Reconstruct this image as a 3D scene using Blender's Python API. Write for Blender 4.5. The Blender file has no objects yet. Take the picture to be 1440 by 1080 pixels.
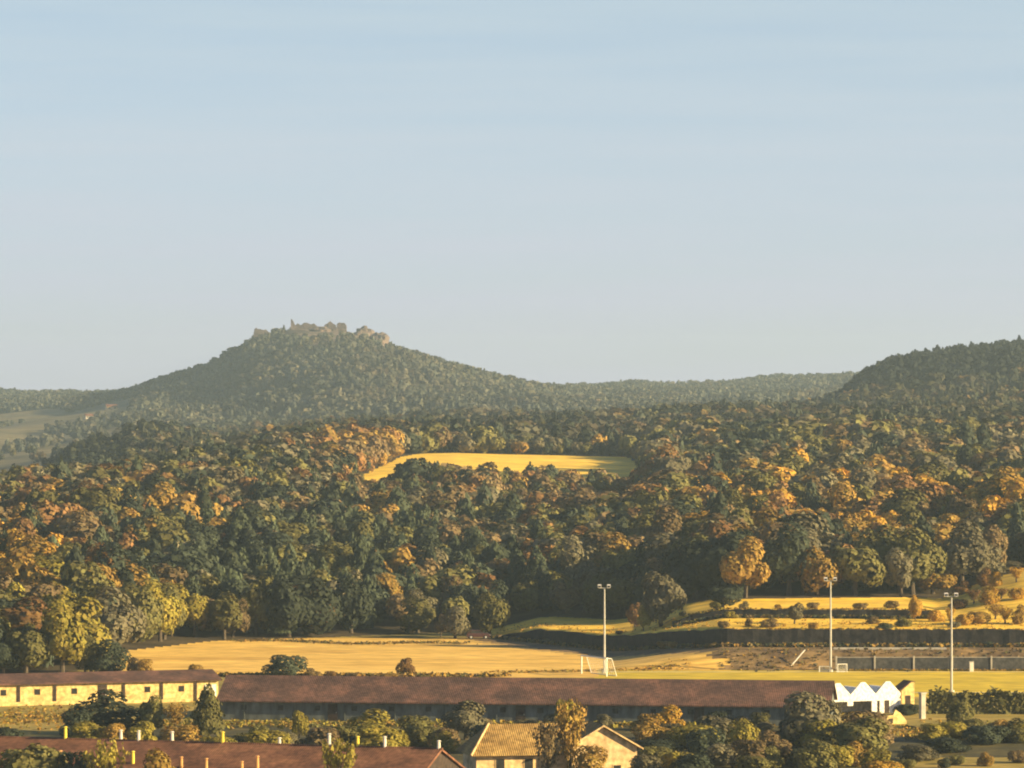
import bpy, math
import numpy as np
from mathutils import Vector, Matrix

sc = bpy.context.scene
COL = sc.collection
R = math.radians
EYE = 40.0          # eye height above the valley floor
FPX = 6000.0        # long lens: 150 mm on a 36 mm wide sensor, 1440 px wide

# ------------------------------------------------------------------ camera
cam_d = bpy.data.cameras.new('camera')
cam_d.lens = 150.0
cam_d.sensor_width = 36.0
cam_d.clip_start = 1.0
cam_d.clip_end = 20000.0
cam = bpy.data.objects.new('camera', cam_d)
COL.objects.link(cam)
cam.location = (0, 0, EYE)
cam.rotation_euler = (R(90) + math.atan(10 / FPX), 0, 0)
sc.camera = cam

# ------------------------------------------------------------------ sky, sun, exposure
SUN_AZ, SUN_EL = R(105), R(17.5)      # clockwise from the view direction; low light from the right
w = bpy.data.worlds.new('World')
sc.world = w
w.use_nodes = True
nt = w.node_tree
bg = nt.nodes['Background']
bg.inputs[1].default_value = 0.0530
sky = nt.nodes.new('ShaderNodeTexSky')
sky.sky_type = 'NISHITA'
sky.sun_disc = False
sky.sun_elevation = SUN_EL
sky.sun_rotation = SUN_AZ
sky.altitude = 800
sky.air_density = 0.6
sky.dust_density = 1.0
sky.ozone_density = 1.0
# a thin high veil of cirrus, streaked along the horizon
tc = nt.nodes.new('ShaderNodeTexCoord')
mp = nt.nodes.new('ShaderNodeMapping')
mp.inputs['Scale'].default_value = (8, 8, 130)
mp.inputs['Rotation'].default_value = (0, R(1.2), 0)
nz = nt.nodes.new('ShaderNodeTexNoise')
nz.inputs['Scale'].default_value = 1.0
nz.inputs['Detail'].default_value = 5
nz.inputs['Roughness'].default_value = 0.55
mr = nt.nodes.new('ShaderNodeMapRange')
mr.inputs['From Min'].default_value = 0.35
mr.inputs['From Max'].default_value = 0.68
mr.inputs['To Min'].default_value = 0.72
mr.inputs['To Max'].default_value = 1.0
mx = nt.nodes.new('ShaderNodeMixRGB')
vr = nt.nodes.new('ShaderNodeValToRGB')
vr.color_ramp.elements[0].position = 0.0
vr.color_ramp.elements[0].color = (0.425, 0.428, 0.520, 1)
vr.color_ramp.elements[1].position = 0.11
vr.color_ramp.elements[1].color = (0.425, 0.505, 0.515, 1)
vm = nt.nodes.new('ShaderNodeVectorMath')
vm.operation = 'SCALE'
vm.inputs['Scale'].default_value = 10.0
nt.links.new(tc.outputs['Generated'], mp.inputs[0])
nt.links.new(mp.outputs[0], nz.inputs['Vector'])
nt.links.new(nz.outputs[0], mr.inputs[0])
sx_ = nt.nodes.new('ShaderNodeSeparateXYZ')            # the veil thins out overhead
nt.links.new(tc.outputs['Generated'], sx_.inputs[0])
fo = nt.nodes.new('ShaderNodeMapRange')
fo.inputs['From Min'].default_value = 0.0
fo.inputs['From Max'].default_value = 0.27
fo.inputs['To Min'].default_value = 1.0
fo.inputs['To Max'].default_value = 0.0
nt.links.new(sx_.outputs['Z'], fo.inputs[0])
nt.links.new(sx_.outputs['Z'], vr.inputs[0])
nt.links.new(vr.outputs[0], vm.inputs[0])
nt.links.new(vm.outputs[0], mx.inputs[2])
fm = nt.nodes.new('ShaderNodeMath')
fm.operation = 'MULTIPLY'
nt.links.new(mr.outputs[0], fm.inputs[0])
nt.links.new(fo.outputs[0], fm.inputs[1])
nt.links.new(fm.outputs[0], mx.inputs[0])
nt.links.new(sky.outputs[0], mx.inputs[1])
nt.links.new(mx.outputs[0], bg.inputs[0])

sun_d = bpy.data.lights.new('sun', 'SUN')
sun_d.energy = 5.0
sun_d.angle = R(0.5)
sun_d.color = (1.0, 0.75, 0.37)
sun = bpy.data.objects.new('sun', sun_d)
COL.objects.link(sun)
sun.rotation_euler = Vector((math.sin(SUN_AZ) * math.cos(SUN_EL), math.cos(SUN_AZ) * math.cos(SUN_EL),
                             math.sin(SUN_EL))).to_track_quat('Z', 'Y').to_euler()
sun.location = (500, -100, 300)

vs = sc.view_settings
vs.view_transform = 'Standard'
vs.look = 'None'
vs.exposure = 1.45
vs.gamma = 1.0
vs.use_curve_mapping = False
sc.cycles.filter_width = 2.0
sc.cycles.max_bounces = 6
sc.cycles.volume_bounces = 0
sc.cycles.use_denoising = True

rng = np.random.default_rng(11)
I = np.interp


# ------------------------------------------------------------------ helpers
def tag(o, label=None, cat=None, group=None, kind=None):
    if label: o['label'] = label
    if cat: o['category'] = cat
    if group: o['group'] = group
    if kind: o['kind'] = kind
    return o


def thing(name, label, cat, loc=(0, 0, 0), rz=0.0, group=None):
    o = bpy.data.objects.new(name, None)
    COL.objects.link(o)
    o.empty_display_size = 0.5
    o.location = loc
    o.rotation_euler = (0, 0, rz)
    return tag(o, label, cat, group)


class MB:
    """collects shapes into one mesh"""
    def __init__(s):
        s.v, s.f, s.m = [], [], []

    def add(s, vs, fs, mi=0):
        b = len(s.v)
        s.v += [tuple(p) for p in vs]
        s.f += [tuple(b + i for i in f) for f in fs]
        s.m += [mi] * len(fs)
        return s

    def box(s, x0, x1, y0, y1, z0, z1, mi=0):
        return s.add([(x0, y0, z0), (x1, y0, z0), (x1, y1, z0), (x0, y1, z0), (x0, y0, z1), (x1, y0, z1), (x1, y1, z1), (x0, y1, z1)],
                     [(0, 3, 2, 1), (4, 5, 6, 7), (0, 1, 5, 4), (1, 2, 6, 5), (2, 3, 7, 6), (3, 0, 4, 7)], mi)

    def prism(s, pts, y0, y1, mi=0):
        """outline in x-z (counter-clockwise seen from -y) pushed from y0 to y1"""
        n = len(pts)
        vs = [(p[0], y0, p[1]) for p in pts] + [(p[0], y1, p[1]) for p in pts]
        fs = [tuple(range(n)), tuple(range(2 * n - 1, n - 1, -1))]
        fs += [(i, i + n, (i + 1) % n + n, (i + 1) % n) for i in range(n)]
        return s.add(vs, fs, mi)

    def prism_x(s, pts, x0, x1, mi=0):
        """outline in y-z pushed along x"""
        n = len(pts)
        vs = [(x0, p[0], p[1]) for p in pts] + [(x1, p[0], p[1]) for p in pts]
        fs = [tuple(range(n - 1, -1, -1)), tuple(range(n, 2 * n))]
        fs += [(i, (i + 1) % n, (i + 1) % n + n, i + n) for i in range(n)]
        return s.add(vs, fs, mi)

    def tube(s, p0, p1, r0, r1=None, n=8, mi=0):
        r1 = r0 if r1 is None else r1
        p0, p1 = Vector(p0), Vector(p1)
        q = (p1 - p0).to_track_quat('Z', 'Y').to_matrix()
        vs = []
        for p, r in ((p0, r0), (p1, r1)):
            for k in range(n):
                a = 2 * math.pi * k / n
                vs.append(p + q @ Vector((math.cos(a) * r, math.sin(a) * r, 0)))
        fs = [(i, (i + 1) % n, (i + 1) % n + n, i + n) for i in range(n)] + [tuple(range(n - 1, -1, -1)), tuple(range(n, 2 * n))]
        return s.add(vs, fs, mi)

    def path(s, pts, r, n=7, mi=0):
        for a, b, ra, rb in zip(pts[:-1], pts[1:], r[:-1], r[1:]):
            s.tube(a, b, ra, rb, n, mi)
        return s

    def mesh(s, name, mats):
        me = bpy.data.meshes.new(name)
        me.from_pydata(s.v, [], s.f)
        for m in (mats if isinstance(mats, (list, tuple)) else [mats]):
            me.materials.append(m)
        me.polygons.foreach_set('material_index', s.m)
        me.update()
        return me

    def obj(s, name, mats, parent=None, loc=(0, 0, 0), rz=0.0):
        o = bpy.data.objects.new(name, s.mesh(name, mats))
        COL.objects.link(o)
        o.parent = parent
        o.location = loc
        o.rotation_euler = (0, 0, rz)
        return o


def np_mesh(name, V, nper, mats, tint=None, mi=None):
    """mesh of separate polygons, nper corners each; V is (faces*nper, 3)"""
    V = np.ascontiguousarray(V, dtype=np.float32)
    nv = len(V)
    nf = nv // nper
    me = bpy.data.meshes.new(name)
    me.vertices.add(nv)
    me.vertices.foreach_set('co', V.ravel())
    me.loops.add(nv)
    me.loops.foreach_set('vertex_index', np.arange(nv, dtype=np.int32))
    me.polygons.add(nf)
    me.polygons.foreach_set('loop_start', np.arange(0, nv, nper, dtype=np.int32))
    me.update(calc_edges=True)
    for m in mats:
        me.materials.append(m)
    if mi is not None:
        me.polygons.foreach_set('material_index', np.ascontiguousarray(mi, dtype=np.int32))
    if tint is not None:
        at = me.attributes.new('tint', 'FLOAT_COLOR', 'POINT')
        t4 = np.ones((nv, 4), np.float32)
        t4[:, :3] = tint
        at.data.foreach_set('color', t4.ravel())
    me.update()
    return me


# ------------------------------------------------------------------ materials
def newmat(name):
    m = bpy.data.materials.new(name)
    m.use_nodes = True
    t = m.node_tree
    b = t.nodes['Principled BSDF']
    b.inputs['Specular IOR Level'].default_value = 0.2
    return m, t, b


def mottled(name, c1, c2, scale=1.0, rough=0.85, c3=None, stretch=(1, 1, 1), bump=0.0, lo=0.35, hi=0.65, fine=None, spec=0.2, coords='Object'):
    m, t, b = newmat(name)
    N, L = t.nodes, t.links
    b.inputs['Roughness'].default_value = rough
    b.inputs['Specular IOR Level'].default_value = spec
    co = N.new('ShaderNodeTexCoord')
    mpn = N.new('ShaderNodeMapping')
    mpn.inputs['Scale'].default_value = stretch
    L.new(co.outputs[coords], mpn.inputs[0])
    n1 = N.new('ShaderNodeTexNoise')
    n1.inputs['Scale'].default_value = scale
    n1.inputs['Detail'].default_value = 6
    n1.inputs['Roughness'].default_value = 0.6
    L.new(mpn.outputs[0], n1.inputs['Vector'])
    rp = N.new('ShaderNodeValToRGB')
    rp.color_ramp.elements[0].position = lo
    rp.color_ramp.elements[0].color = (*c1, 1)
    rp.color_ramp.elements[1].position = hi
    rp.color_ramp.elements[1].color = (*c2, 1)
    if c3:
        e = rp.color_ramp.elements.new(0.5 * (lo + hi))
        e.color = (*c3, 1)
    L.new(n1.outputs[0], rp.inputs[0])
    out = rp.outputs[0]
    if fine:
        n2 = N.new('ShaderNodeTexNoise')
        n2.inputs['Scale'].default_value = fine
        n2.inputs['Detail'].default_value = 4
        L.new(mpn.outputs[0], n2.inputs['Vector'])
        mr2 = N.new('ShaderNodeMapRange')
        mr2.inputs['From Min'].default_value = 0.3
        mr2.inputs['From Max'].default_value = 0.7
        mr2.inputs['To Min'].default_value = 0.6
        mr2.inputs['To Max'].default_value = 1.3
        L.new(n2.outputs[0], mr2.inputs[0])
        mu = N.new('ShaderNodeMixRGB')
        mu.blend_type = 'MULTIPLY'
        mu.inputs[0].default_value = 1
        L.new(out, mu.inputs[1])
        L.new(mr2.outputs[0], mu.inputs[2])
        out = mu.outputs[0]
    L.new(out, b.inputs['Base Color'])
    if bump:
        bp = N.new('ShaderNodeBump')
        bp.inputs['Strength'].default_value = bump
        bp.inputs['Distance'].default_value = 0.3
        L.new(n1.outputs[0], bp.inputs['Height'])
        L.new(bp.outputs[0], b.inputs['Normal'])
    return m


def leafmat(name, col=None):
    """leaf clumps: own colour, varied by tree and by clump, a little light shining through"""
    m, t, b = newmat(name)
    N, L = t.nodes, t.links
    b.inputs['Roughness'].default_value = 0.75
    b.inputs['Specular IOR Level'].default_value = 0.12
    if col is None:
        a = N.new('ShaderNodeAttribute')
        a.attribute_name = 'tint'
        src = a.outputs['Color']
    else:
        c = N.new('ShaderNodeRGB')
        c.outputs[0].default_value = (*col, 1)
        src = c.outputs[0]
    g = N.new('ShaderNodeNewGeometry')
    oi = N.new('ShaderNodeObjectInfo')
    hs = N.new('ShaderNodeHueSaturation')
    L.new(src, hs.inputs['Color'])
    m1 = N.new('ShaderNodeMapRange')
    m1.inputs['To Min'].default_value = 0.72
    m1.inputs['To Max'].default_value = 1.28
    L.new(g.outputs['Random Per Island'], m1.inputs[0])
    m2 = N.new('ShaderNodeMapRange')
    m2.inputs['To Min'].default_value = 0.75
    m2.inputs['To Max'].default_value = 1.25
    L.new(oi.outputs['Random'], m2.inputs[0])
    mu = N.new('ShaderNodeMath')
    mu.operation = 'MULTIPLY'
    L.new(m1.outputs[0], mu.inputs[0])
    L.new(m2.outputs[0], mu.inputs[1])
    L.new(mu.outputs[0], hs.inputs['Value'])
    m3 = N.new('ShaderNodeMapRange')
    m3.inputs['To Min'].default_value = 0.49
    m3.inputs['To Max'].default_value = 0.514
    wn = N.new('ShaderNodeTexWhiteNoise')
    wn.noise_dimensions = '1D'
    L.new(g.outputs['Random Per Island'], wn.inputs['W'])
    L.new(wn.outputs['Value'], m3.inputs[0])
    L.new(m3.outputs[0], hs.inputs['Hue'])
    L.new(hs.outputs[0], b.inputs['Base Color'])
    tr = N.new('ShaderNodeBsdfTranslucent')
    L.new(hs.outputs[0], tr.inputs[0])
    ms = N.new('ShaderNodeMixShader')
    ms.inputs[0].default_value = 0.18
    L.new(b.outputs[0], ms.inputs[1])
    L.new(tr.outputs[0], ms.inputs[2])
    L.new(ms.outputs[0], N['Material Output'].inputs['Surface'])
    return m


def rooftile(name, c1, c2, c3):
    m = mottled(name, c1, c2, 0.35, 0.9, c3, fine=2.2)
    t = m.node_tree
    N, L = t.nodes, t.links
    b = N['Principled BSDF']
    co = N.new('ShaderNodeTexCoord')
    wv = N.new('ShaderNodeTexWave')
    wv.bands_direction = 'X'
    wv.inputs['Scale'].default_value = 1.4
    wv.inputs['Distortion'].default_value = 0.4
    L.new(co.outputs['Object'], wv.inputs['Vector'])
    bp = N.new('ShaderNodeBump')
    bp.inputs['Strength'].default_value = 0.6
    bp.inputs['Distance'].default_value = 0.06
    L.new(wv.outputs['Fac'], bp.inputs['Height'])
    L.new(bp.outputs[0], b.inputs['Normal'])
    return m


SPEC = {
    'olive':  (0.125, 0.116, 0.040),
    'dark':   (0.042, 0.053, 0.036),
    'pine':   (0.052, 0.066, 0.040),
    'rust':   (0.195, 0.110, 0.043),
    'ochre':  (0.275, 0.175, 0.044),
    'gold':   (0.380, 0.225, 0.038),
    'brown':  (0.150, 0.108, 0.054),
    'grey':   (0.138, 0.124, 0.076),
    'ygreen': (0.240, 0.200, 0.038),
}
WORD = {'olive': 'olive green', 'dark': 'dark green', 'pine': 'deep green', 'rust': 'rust brown', 'ochre': 'ochre',
        'gold': 'golden', 'brown': 'brown', 'grey': 'grey brown', 'ygreen': 'yellow green'}
LEAF = {k: leafmat('leaves_' + k, c) for k, c in SPEC.items()}
LEAF_TINT = leafmat('leaves_mixed')
BARK = mottled('bark', (0.05, 0.04, 0.03), (0.12, 0.095, 0.07), 3)

M_FOREST = mottled('forest_floor', (0.035, 0.028, 0.018), (0.085, 0.065, 0.035), 0.12, fine=1.2)
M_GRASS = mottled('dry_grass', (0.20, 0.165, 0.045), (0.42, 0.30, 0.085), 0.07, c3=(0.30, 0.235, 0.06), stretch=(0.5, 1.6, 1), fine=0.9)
M_STUB = mottled('stubble', (0.52, 0.31, 0.065), (0.84, 0.56, 0.15), 0.06, c3=(0.72, 0.47, 0.115), stretch=(0.35, 1.5, 1), fine=0.7)
M_HILLTOP = mottled('ripe_stubble', (0.78, 0.52, 0.06), (0.90, 0.62, 0.09), 0.05, stretch=(0.3, 1, 1), fine=0.5)
M_PITCH = mottled('pitch_turf', (0.48, 0.37, 0.030), (0.68, 0.50, 0.045), 0.09, stretch=(0.3, 1, 1), fine=0.8)
M_TERR = mottled('terrace_grass', (0.62, 0.41, 0.045), (0.90, 0.60, 0.085), 0.09, stretch=(0.4, 1, 1), fine=0.6)
M_BANK = mottled('earth_bank', (0.11, 0.075, 0.045), (0.33, 0.21, 0.085), 0.12, c3=(0.19, 0.13, 0.065), fine=0.7)
M_MEADOW = mottled('hill_meadow', (0.10, 0.092, 0.050), (0.20, 0.165, 0.085), 0.014, stretch=(0.5, 1, 1), fine=0.12)
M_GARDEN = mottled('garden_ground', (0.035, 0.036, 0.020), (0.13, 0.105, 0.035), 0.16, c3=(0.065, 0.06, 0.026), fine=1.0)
M_ROCKY = mottled('rocky_ground', (0.09, 0.075, 0.055), (0.21, 0.16, 0.125), 0.05, fine=0.3)

M_CREAM = mottled('cream_render', (0.52, 0.39, 0.16), (0.70, 0.55, 0.24), 0.5, fine=2.0)
M_SHADEWALL = mottled('shade_grey_render', (0.080, 0.096, 0.100), (0.145, 0.165, 0.162), 0.35, fine=1.5, stretch=(1, 1, 0.4))  # dark blue grey carries the shade on the long barn's wall
M_WHITE = mottled('whitewash', (0.74, 0.73, 0.70), (0.84, 0.83, 0.80), 0.7, fine=3)
M_PEACH = mottled('peach_render', (0.58, 0.40, 0.20), (0.76, 0.56, 0.31), 0.4, fine=1.6)
M_ROOF_A = rooftile('roof_maroon', (0.070, 0.042, 0.038), (0.18, 0.092, 0.070), (0.110, 0.062, 0.052))
M_ROOF_B = rooftile('roof_terracotta', (0.11, 0.052, 0.034), (0.26, 0.125, 0.072), (0.18, 0.082, 0.050))
M_ROOF_H = rooftile('roof_house', (0.20, 0.125, 0.045), (0.40, 0.265, 0.095), (0.30, 0.19, 0.065))
M_DARKWOOD = mottled('dark_timber', (0.03, 0.022, 0.02), (0.07, 0.05, 0.04), 2)
M_GLASS = mottled('dark_glass', (0.02, 0.022, 0.025), (0.04, 0.042, 0.045), 2, rough=0.15, spec=0.5)
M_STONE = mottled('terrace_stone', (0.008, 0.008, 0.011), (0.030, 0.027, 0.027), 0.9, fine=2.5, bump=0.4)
M_PALESTONE = mottled('castle_stone', (0.09, 0.078, 0.075), (0.21, 0.165, 0.150), 0.25, fine=0.8)
M_CLIFF = mottled('cliff_rock', (0.085, 0.07, 0.06), (0.20, 0.155, 0.135), 0.12, fine=0.4, bump=0.6)
M_CONC = mottled('concrete', (0.36, 0.34, 0.30), (0.50, 0.47, 0.41), 1.0)
M_POLE = mottled('galvanised_steel', (0.36, 0.36, 0.34), (0.48, 0.47, 0.45), 1.5, rough=0.5, spec=0.4)
M_GOAL = mottled('white_paint', (0.72, 0.70, 0.64), (0.82, 0.80, 0.75), 2, rough=0.5)
M_VENT_Y = mottled('yellow_vent_paint', (0.62, 0.50, 0.06), (0.78, 0.64, 0.10), 2)
M_VENT_W = mottled('white_vent_paint', (0.56, 0.54, 0.50), (0.70, 0.67, 0.62), 2)
M_VENT_O = mottled('ochre_clay', (0.50, 0.27, 0.10), (0.66, 0.38, 0.16), 2)
M_NETDARK = mottled('windbreak_cloth', (0.040, 0.043, 0.050), (0.085, 0.085, 0.088), 0.5, fine=2)
M_CARRED = mottled('maroon_paint', (0.050, 0.020, 0.022), (0.07, 0.028, 0.028), 2, rough=0.35, spec=0.5)
M_TYRE = mottled('rubber', (0.015, 0.015, 0.015), (0.03, 0.03, 0.03), 5)
M_LAMP = mottled('floodlight_shell', (0.62, 0.60, 0.58), (0.78, 0.75, 0.72), 3, rough=0.4, spec=0.5)


# ------------------------------------------------------------------ terrain
def sstep(x, a, b):
    t = np.clip((x - a) / (b - a), 0, 1)
    return t * t * (3 - 2 * t)


def U_of(X, Y):
    return np.clip(720 + FPX * X / np.maximum(Y, 1.0), -700, 2140)


def Yw1(u): return I(u, [690, 1015, 1440], [692, 627, 626])
def Yw2(u): return I(u, [700, 800, 950, 1440], [716, 704, 655, 650])
def Yf(u): return I(u, [-200, 0, 140, 175, 300, 600, 700, 780, 940, 1050, 1320, 1440], [590, 600, 612, 655, 682, 702, 714, 716, 692, 684, 690, 712])


def z_near(X, Y):
    u = U_of(X, Y)
    z = np.maximum(0.0, 37.6 - 0.1175 * Y)
    z = z + I(u, [860, 1015], [0, 2.5]) * sstep(Y, 611.5, 618)
    w1 = I(u, [1000, 1030], [7.0, 1.1])
    z = z + I(u, [690, 760, 1015, 1440], [0.1, 2.0, 2.3, 2.3]) * sstep(Y, Yw1(u) + 0.3, Yw1(u) + w1)
    z = z + I(u, [900, 1015], [0, 0.5]) * np.clip((Y - 629) / 20, 0, 1)
    z = z + I(u, [900, 965, 1300, 1345], [0, 1.15, 1.15, 0.2]) * sstep(Y, Yw2(u) + 0.3, Yw2(u) + I(u, [940, 970], [6.0, 1.1]))
    z = z + I(u, [1315, 1380, 1440, 1700], [0, 3.0, 4.6, 6]) * sstep(Y, 632, 690)
    return z


KEYS = [
    (1100, [-700, 0, 200, 400, 480, 510, 600, 880, 920, 1000, 1100, 1300, 1440, 2140],
           [708, 705, 695, 676, 680, 690, 692, 690, 676, 670, 664, 660, 660, 650]),
    (1300, [-700, 0, 100, 240, 400, 560, 640, 900, 1000, 1100, 1200, 1440, 2140],
           [706, 701, 693, 681, 656, 638, 636, 643, 642, 636, 630, 628, 612]),
    (1750, [-700, 0, 20, 60, 120, 200, 240, 300, 460, 600, 740, 900, 1000, 1100, 1200, 1440, 2140],
           [708, 697, 692, 678, 645, 631, 630, 646, 632, 618, 612, 612, 608, 604, 592, 578, 565]),
    (2300, [-700, 0, 150, 300, 500, 700, 900, 1000, 1100, 1150, 1180, 1195, 1215, 1260, 1330, 1440, 1700, 2140],
           [646, 642, 632, 622, 612, 606, 602, 598, 594, 588, 572, 553, 535, 518, 504, 483, 462, 455]),
    (2800, [-700, 0, 100, 200, 300, 400, 500, 600, 700, 800, 1000, 1200, 1440, 2140],
           [636, 614, 606, 598, 588, 552, 526, 546, 566, 578, 580, 576, 550, 530]),
    (3300, [-700, 0, 100, 150, 200, 250, 300, 340, 360, 385, 410, 490, 530, 560, 600, 650, 700, 740, 800, 1000, 1200, 2140],
           [592, 584, 575, 562, 550, 533, 514, 493, 477, 471, 465, 468, 480, 496, 507, 522, 537, 550, 560, 562, 560, 545]),
    (4200, [-700, 0, 130, 300, 600, 740, 850, 900, 1000, 1100, 1190, 1300, 2140],
           [558, 558, 559, 566, 566, 551, 550, 548, 546, 539, 532, 531, 520]),
    (5600, [-700, 2140], [575, 575]),
]
RNGT = np.random.default_rng(4)
WAVES = [(RNGT.uniform(0, 2 * np.pi), RNGT.uniform(45, 260), RNGT.uniform(0, 2 * np.pi)) for _ in range(14)]


def relief(X, Y):
    s = 0
    for a, wl, p in WAVES:
        s = s + np.sin((X * math.cos(a) + Y * math.sin(a)) * 2 * np.pi / wl + p) * (wl / 260) ** 0.7
    return s / 4.0


def ground_z(X, Y):
    X = np.asarray(X, float)
    Y = np.asarray(Y, float)
    u = U_of(X, Y)
    yf = Yf(u)
    zn = z_near(X, Y)
    Ys = [yf] + [np.full_like(u, k[0]) for k in KEYS]
    Zs = [z_near((u - 720) / FPX * yf, yf)] + [EYE + (550 - I(u, k[1], k[2])) / FPX * k[0] for k in KEYS]
    n = len(Ys)
    D = [(Zs[i + 1] - Zs[i]) / (Ys[i + 1] - Ys[i]) for i in range(n - 1)]
    T = [D[0]]
    for i in range(1, n - 1):
        a, b = D[i - 1], D[i]
        hm = np.where(a * b > 0, 2 * a * b / np.where(np.abs(a + b) < 1e-9, 1, a + b), 0)
        T.append(hm)
    T.append(D[-1])
    z = zn.copy()
    for i in range(n - 1):
        h = Ys[i + 1] - Ys[i]
        t = np.clip((Y - Ys[i]) / h, 0, 1)
        t2, t3 = t * t, t * t * t
        zz = (2 * t3 - 3 * t2 + 1) * Zs[i] + (t3 - 2 * t2 + t) * h * T[i] + (-2 * t3 + 3 * t2) * Zs[i + 1] + (t3 - t2) * h * T[i + 1]
        z = np.where((Y > Ys[i]) & ((Y <= Ys[i + 1]) | (i == n - 2)), zz, z)
    amp = I(Y, [640, 760, 1000, 1100, 1310, 1700, 2800, 3300, 4200], [0, 0.5, 1.5, 0.4, 0.4, 3.5, 5.0, 1.6, 2.5])
    return z + amp * relief(X, Y) * (Y > yf)


def gz(X, Y): return float(ground_z(np.array([X]), np.array([Y]))[0])


def at(u, Y, dz=0.0):
    """ground point seen under picture column u at distance Y"""
    X = (u - 720) / FPX * Y
    return Vector((X, Y, gz(X, Y) + dz))


def floor_at(u, v):
    """point of the flat valley floor under pixel (u, v)"""
    Y = EYE * FPX / (v - 550)
    return at(u, Y)


# rows and columns of the one terrain sheet, cut into covers (they share their borders)
rows = np.concatenate([np.arange(-40, 330, 14), np.arange(330, 560, 4), np.arange(560, 620, 0.8), np.arange(620, 730, 0.9),
                       np.arange(730, 1320, 5), np.arange(1320, 3400, 11), np.arange(3400, 5601, 44)])
tt = np.linspace(-1, 1, 431)
ss = 0.25 * tt + 0.75 * tt ** 3
YY = np.repeat(rows[:, None], len(ss), 1)
XX = ss[None, :] * (300 + 0.4 * np.maximum(rows, 0))[:, None]
ZZ = ground_z(XX.ravel(), YY.ravel()).reshape(YY.shape)
# cover per cell
xc = 0.25 * (XX[:-1, :-1] + XX[1:, :-1] + XX[:-1, 1:] + XX[1:, 1:])
yc = 0.25 * (YY[:-1, :-1] + YY[1:, :-1] + YY[:-1, 1:] + YY[1:, 1:])
uc = U_of(xc, yc)
uc_raw = 720 + FPX * xc / np.maximum(yc, 1)
yfc = Yf(uc)
wob = relief(xc * 3, yc * 3)
cover = np.zeros(xc.shape, int)                                      # 0 = valley grass
cover[(yc > 330) & (yc > yfc + 1)] = 1                                # forest floor
cover[(yc > 596) & (yc <= yfc + 1) & (uc_raw > 168) & (uc < 1030) & (yc < Yw1(uc)) ] = 2      # stubble
cover[(yc > 556) & (yc < 611) & (uc > 838 + wob * 6) & (uc < 1700)] = 3   # pitch
bankm = (yc >= 611) & (yc < Yw1(uc) + 0.4) & (uc >= 985 + wob * 22 + (616 - yc) * 5 + 14 * np.sin(yc * 1.7))
cover[bankm] = 4                                                     # earth bank
cover[(yc >= Yw1(uc) + 0.6) & (yc <= yfc + 1) & (uc > 690)] = 5        # terraces
top = (yc > 1090) & (yc < I(uc, [490, 497, 520, 560, 600, 880, 905], [1090, 1120, 1190, 1255, 1302, 1300, 1200]) + 2) & (uc > 490) & (uc < 906)
cover[top] = 6                                                       # hilltop field
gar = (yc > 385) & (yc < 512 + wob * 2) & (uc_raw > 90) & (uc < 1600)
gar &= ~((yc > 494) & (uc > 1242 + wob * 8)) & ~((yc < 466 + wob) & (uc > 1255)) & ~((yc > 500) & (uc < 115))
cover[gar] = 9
mead = (yc > 1840) & (yc < 3300) & (uc < 190 + wob * 14)
mead |= (yc > 2320) & (yc < 2700) & (np.abs(uc - 235 + wob * 6) < 55) & (wob > -0.3)
mead |= (yc > 2050) & (yc < 2200) & (np.abs(uc - 1172) < 30)
mead |= (yc > 1350) & (yc < 1372) & (np.abs(uc - 412) < 10)
cover[mead] = 7
cover[(yc > 3080 + wob * 30) & (yc < 3340) & (uc > 425 + wob * 9) & (uc < 556 + wob * 6)] = 8
NAMES = ['ground', 'forest_ground', 'stubble_field', 'pitch', 'earth_bank', 'terrace_ground', 'hilltop_field', 'meadow', 'rocky_ground', 'garden_ground']
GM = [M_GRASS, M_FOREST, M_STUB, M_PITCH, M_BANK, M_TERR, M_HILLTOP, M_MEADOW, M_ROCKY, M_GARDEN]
vid = np.arange(YY.size).reshape(YY.shape)
quads = np.stack([vid[:-1, :-1], vid[:-1, 1:], vid[1:, 1:], vid[1:, :-1]], -1)
P = np.stack([XX, YY, ZZ], -1).reshape(-1, 3)
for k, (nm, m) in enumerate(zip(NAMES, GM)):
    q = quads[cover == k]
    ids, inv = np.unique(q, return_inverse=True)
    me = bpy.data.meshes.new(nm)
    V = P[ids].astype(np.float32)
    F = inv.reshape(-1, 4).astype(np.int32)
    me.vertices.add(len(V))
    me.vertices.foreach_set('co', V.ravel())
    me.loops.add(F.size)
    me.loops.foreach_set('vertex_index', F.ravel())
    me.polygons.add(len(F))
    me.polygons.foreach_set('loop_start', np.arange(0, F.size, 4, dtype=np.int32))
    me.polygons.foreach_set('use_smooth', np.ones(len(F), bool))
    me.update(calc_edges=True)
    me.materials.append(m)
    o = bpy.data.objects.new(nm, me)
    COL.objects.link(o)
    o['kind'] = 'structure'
ZMIN = float(ZZ.min())

# pale touch lines of the pitch
mb = MB()
for Ya in (607.5, 566.0):
    xs = np.linspace((842 - 720) / FPX * Ya, 84, 40)
    for a, b in zip(xs[:-1], xs[1:]):
        mb.add([(a, Ya, 0.02), (b, Ya, 0.02), (b, Ya + 0.5, 0.02), (a, Ya + 0.5, 0.02)], [(0, 1, 2, 3)])
tag(mb.obj('pitch_marking', M_GOAL), kind='structure')


# ------------------------------------------------------------------ tree kit (unit height, unit crown width)
def basis(Nv, r):
    a = r.normal(size=Nv.shape)
    t1 = np.cross(Nv, a)
    t1 /= np.linalg.norm(t1, axis=1)[:, None] + 1e-9
    return t1, np.cross(Nv, t1)


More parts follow.
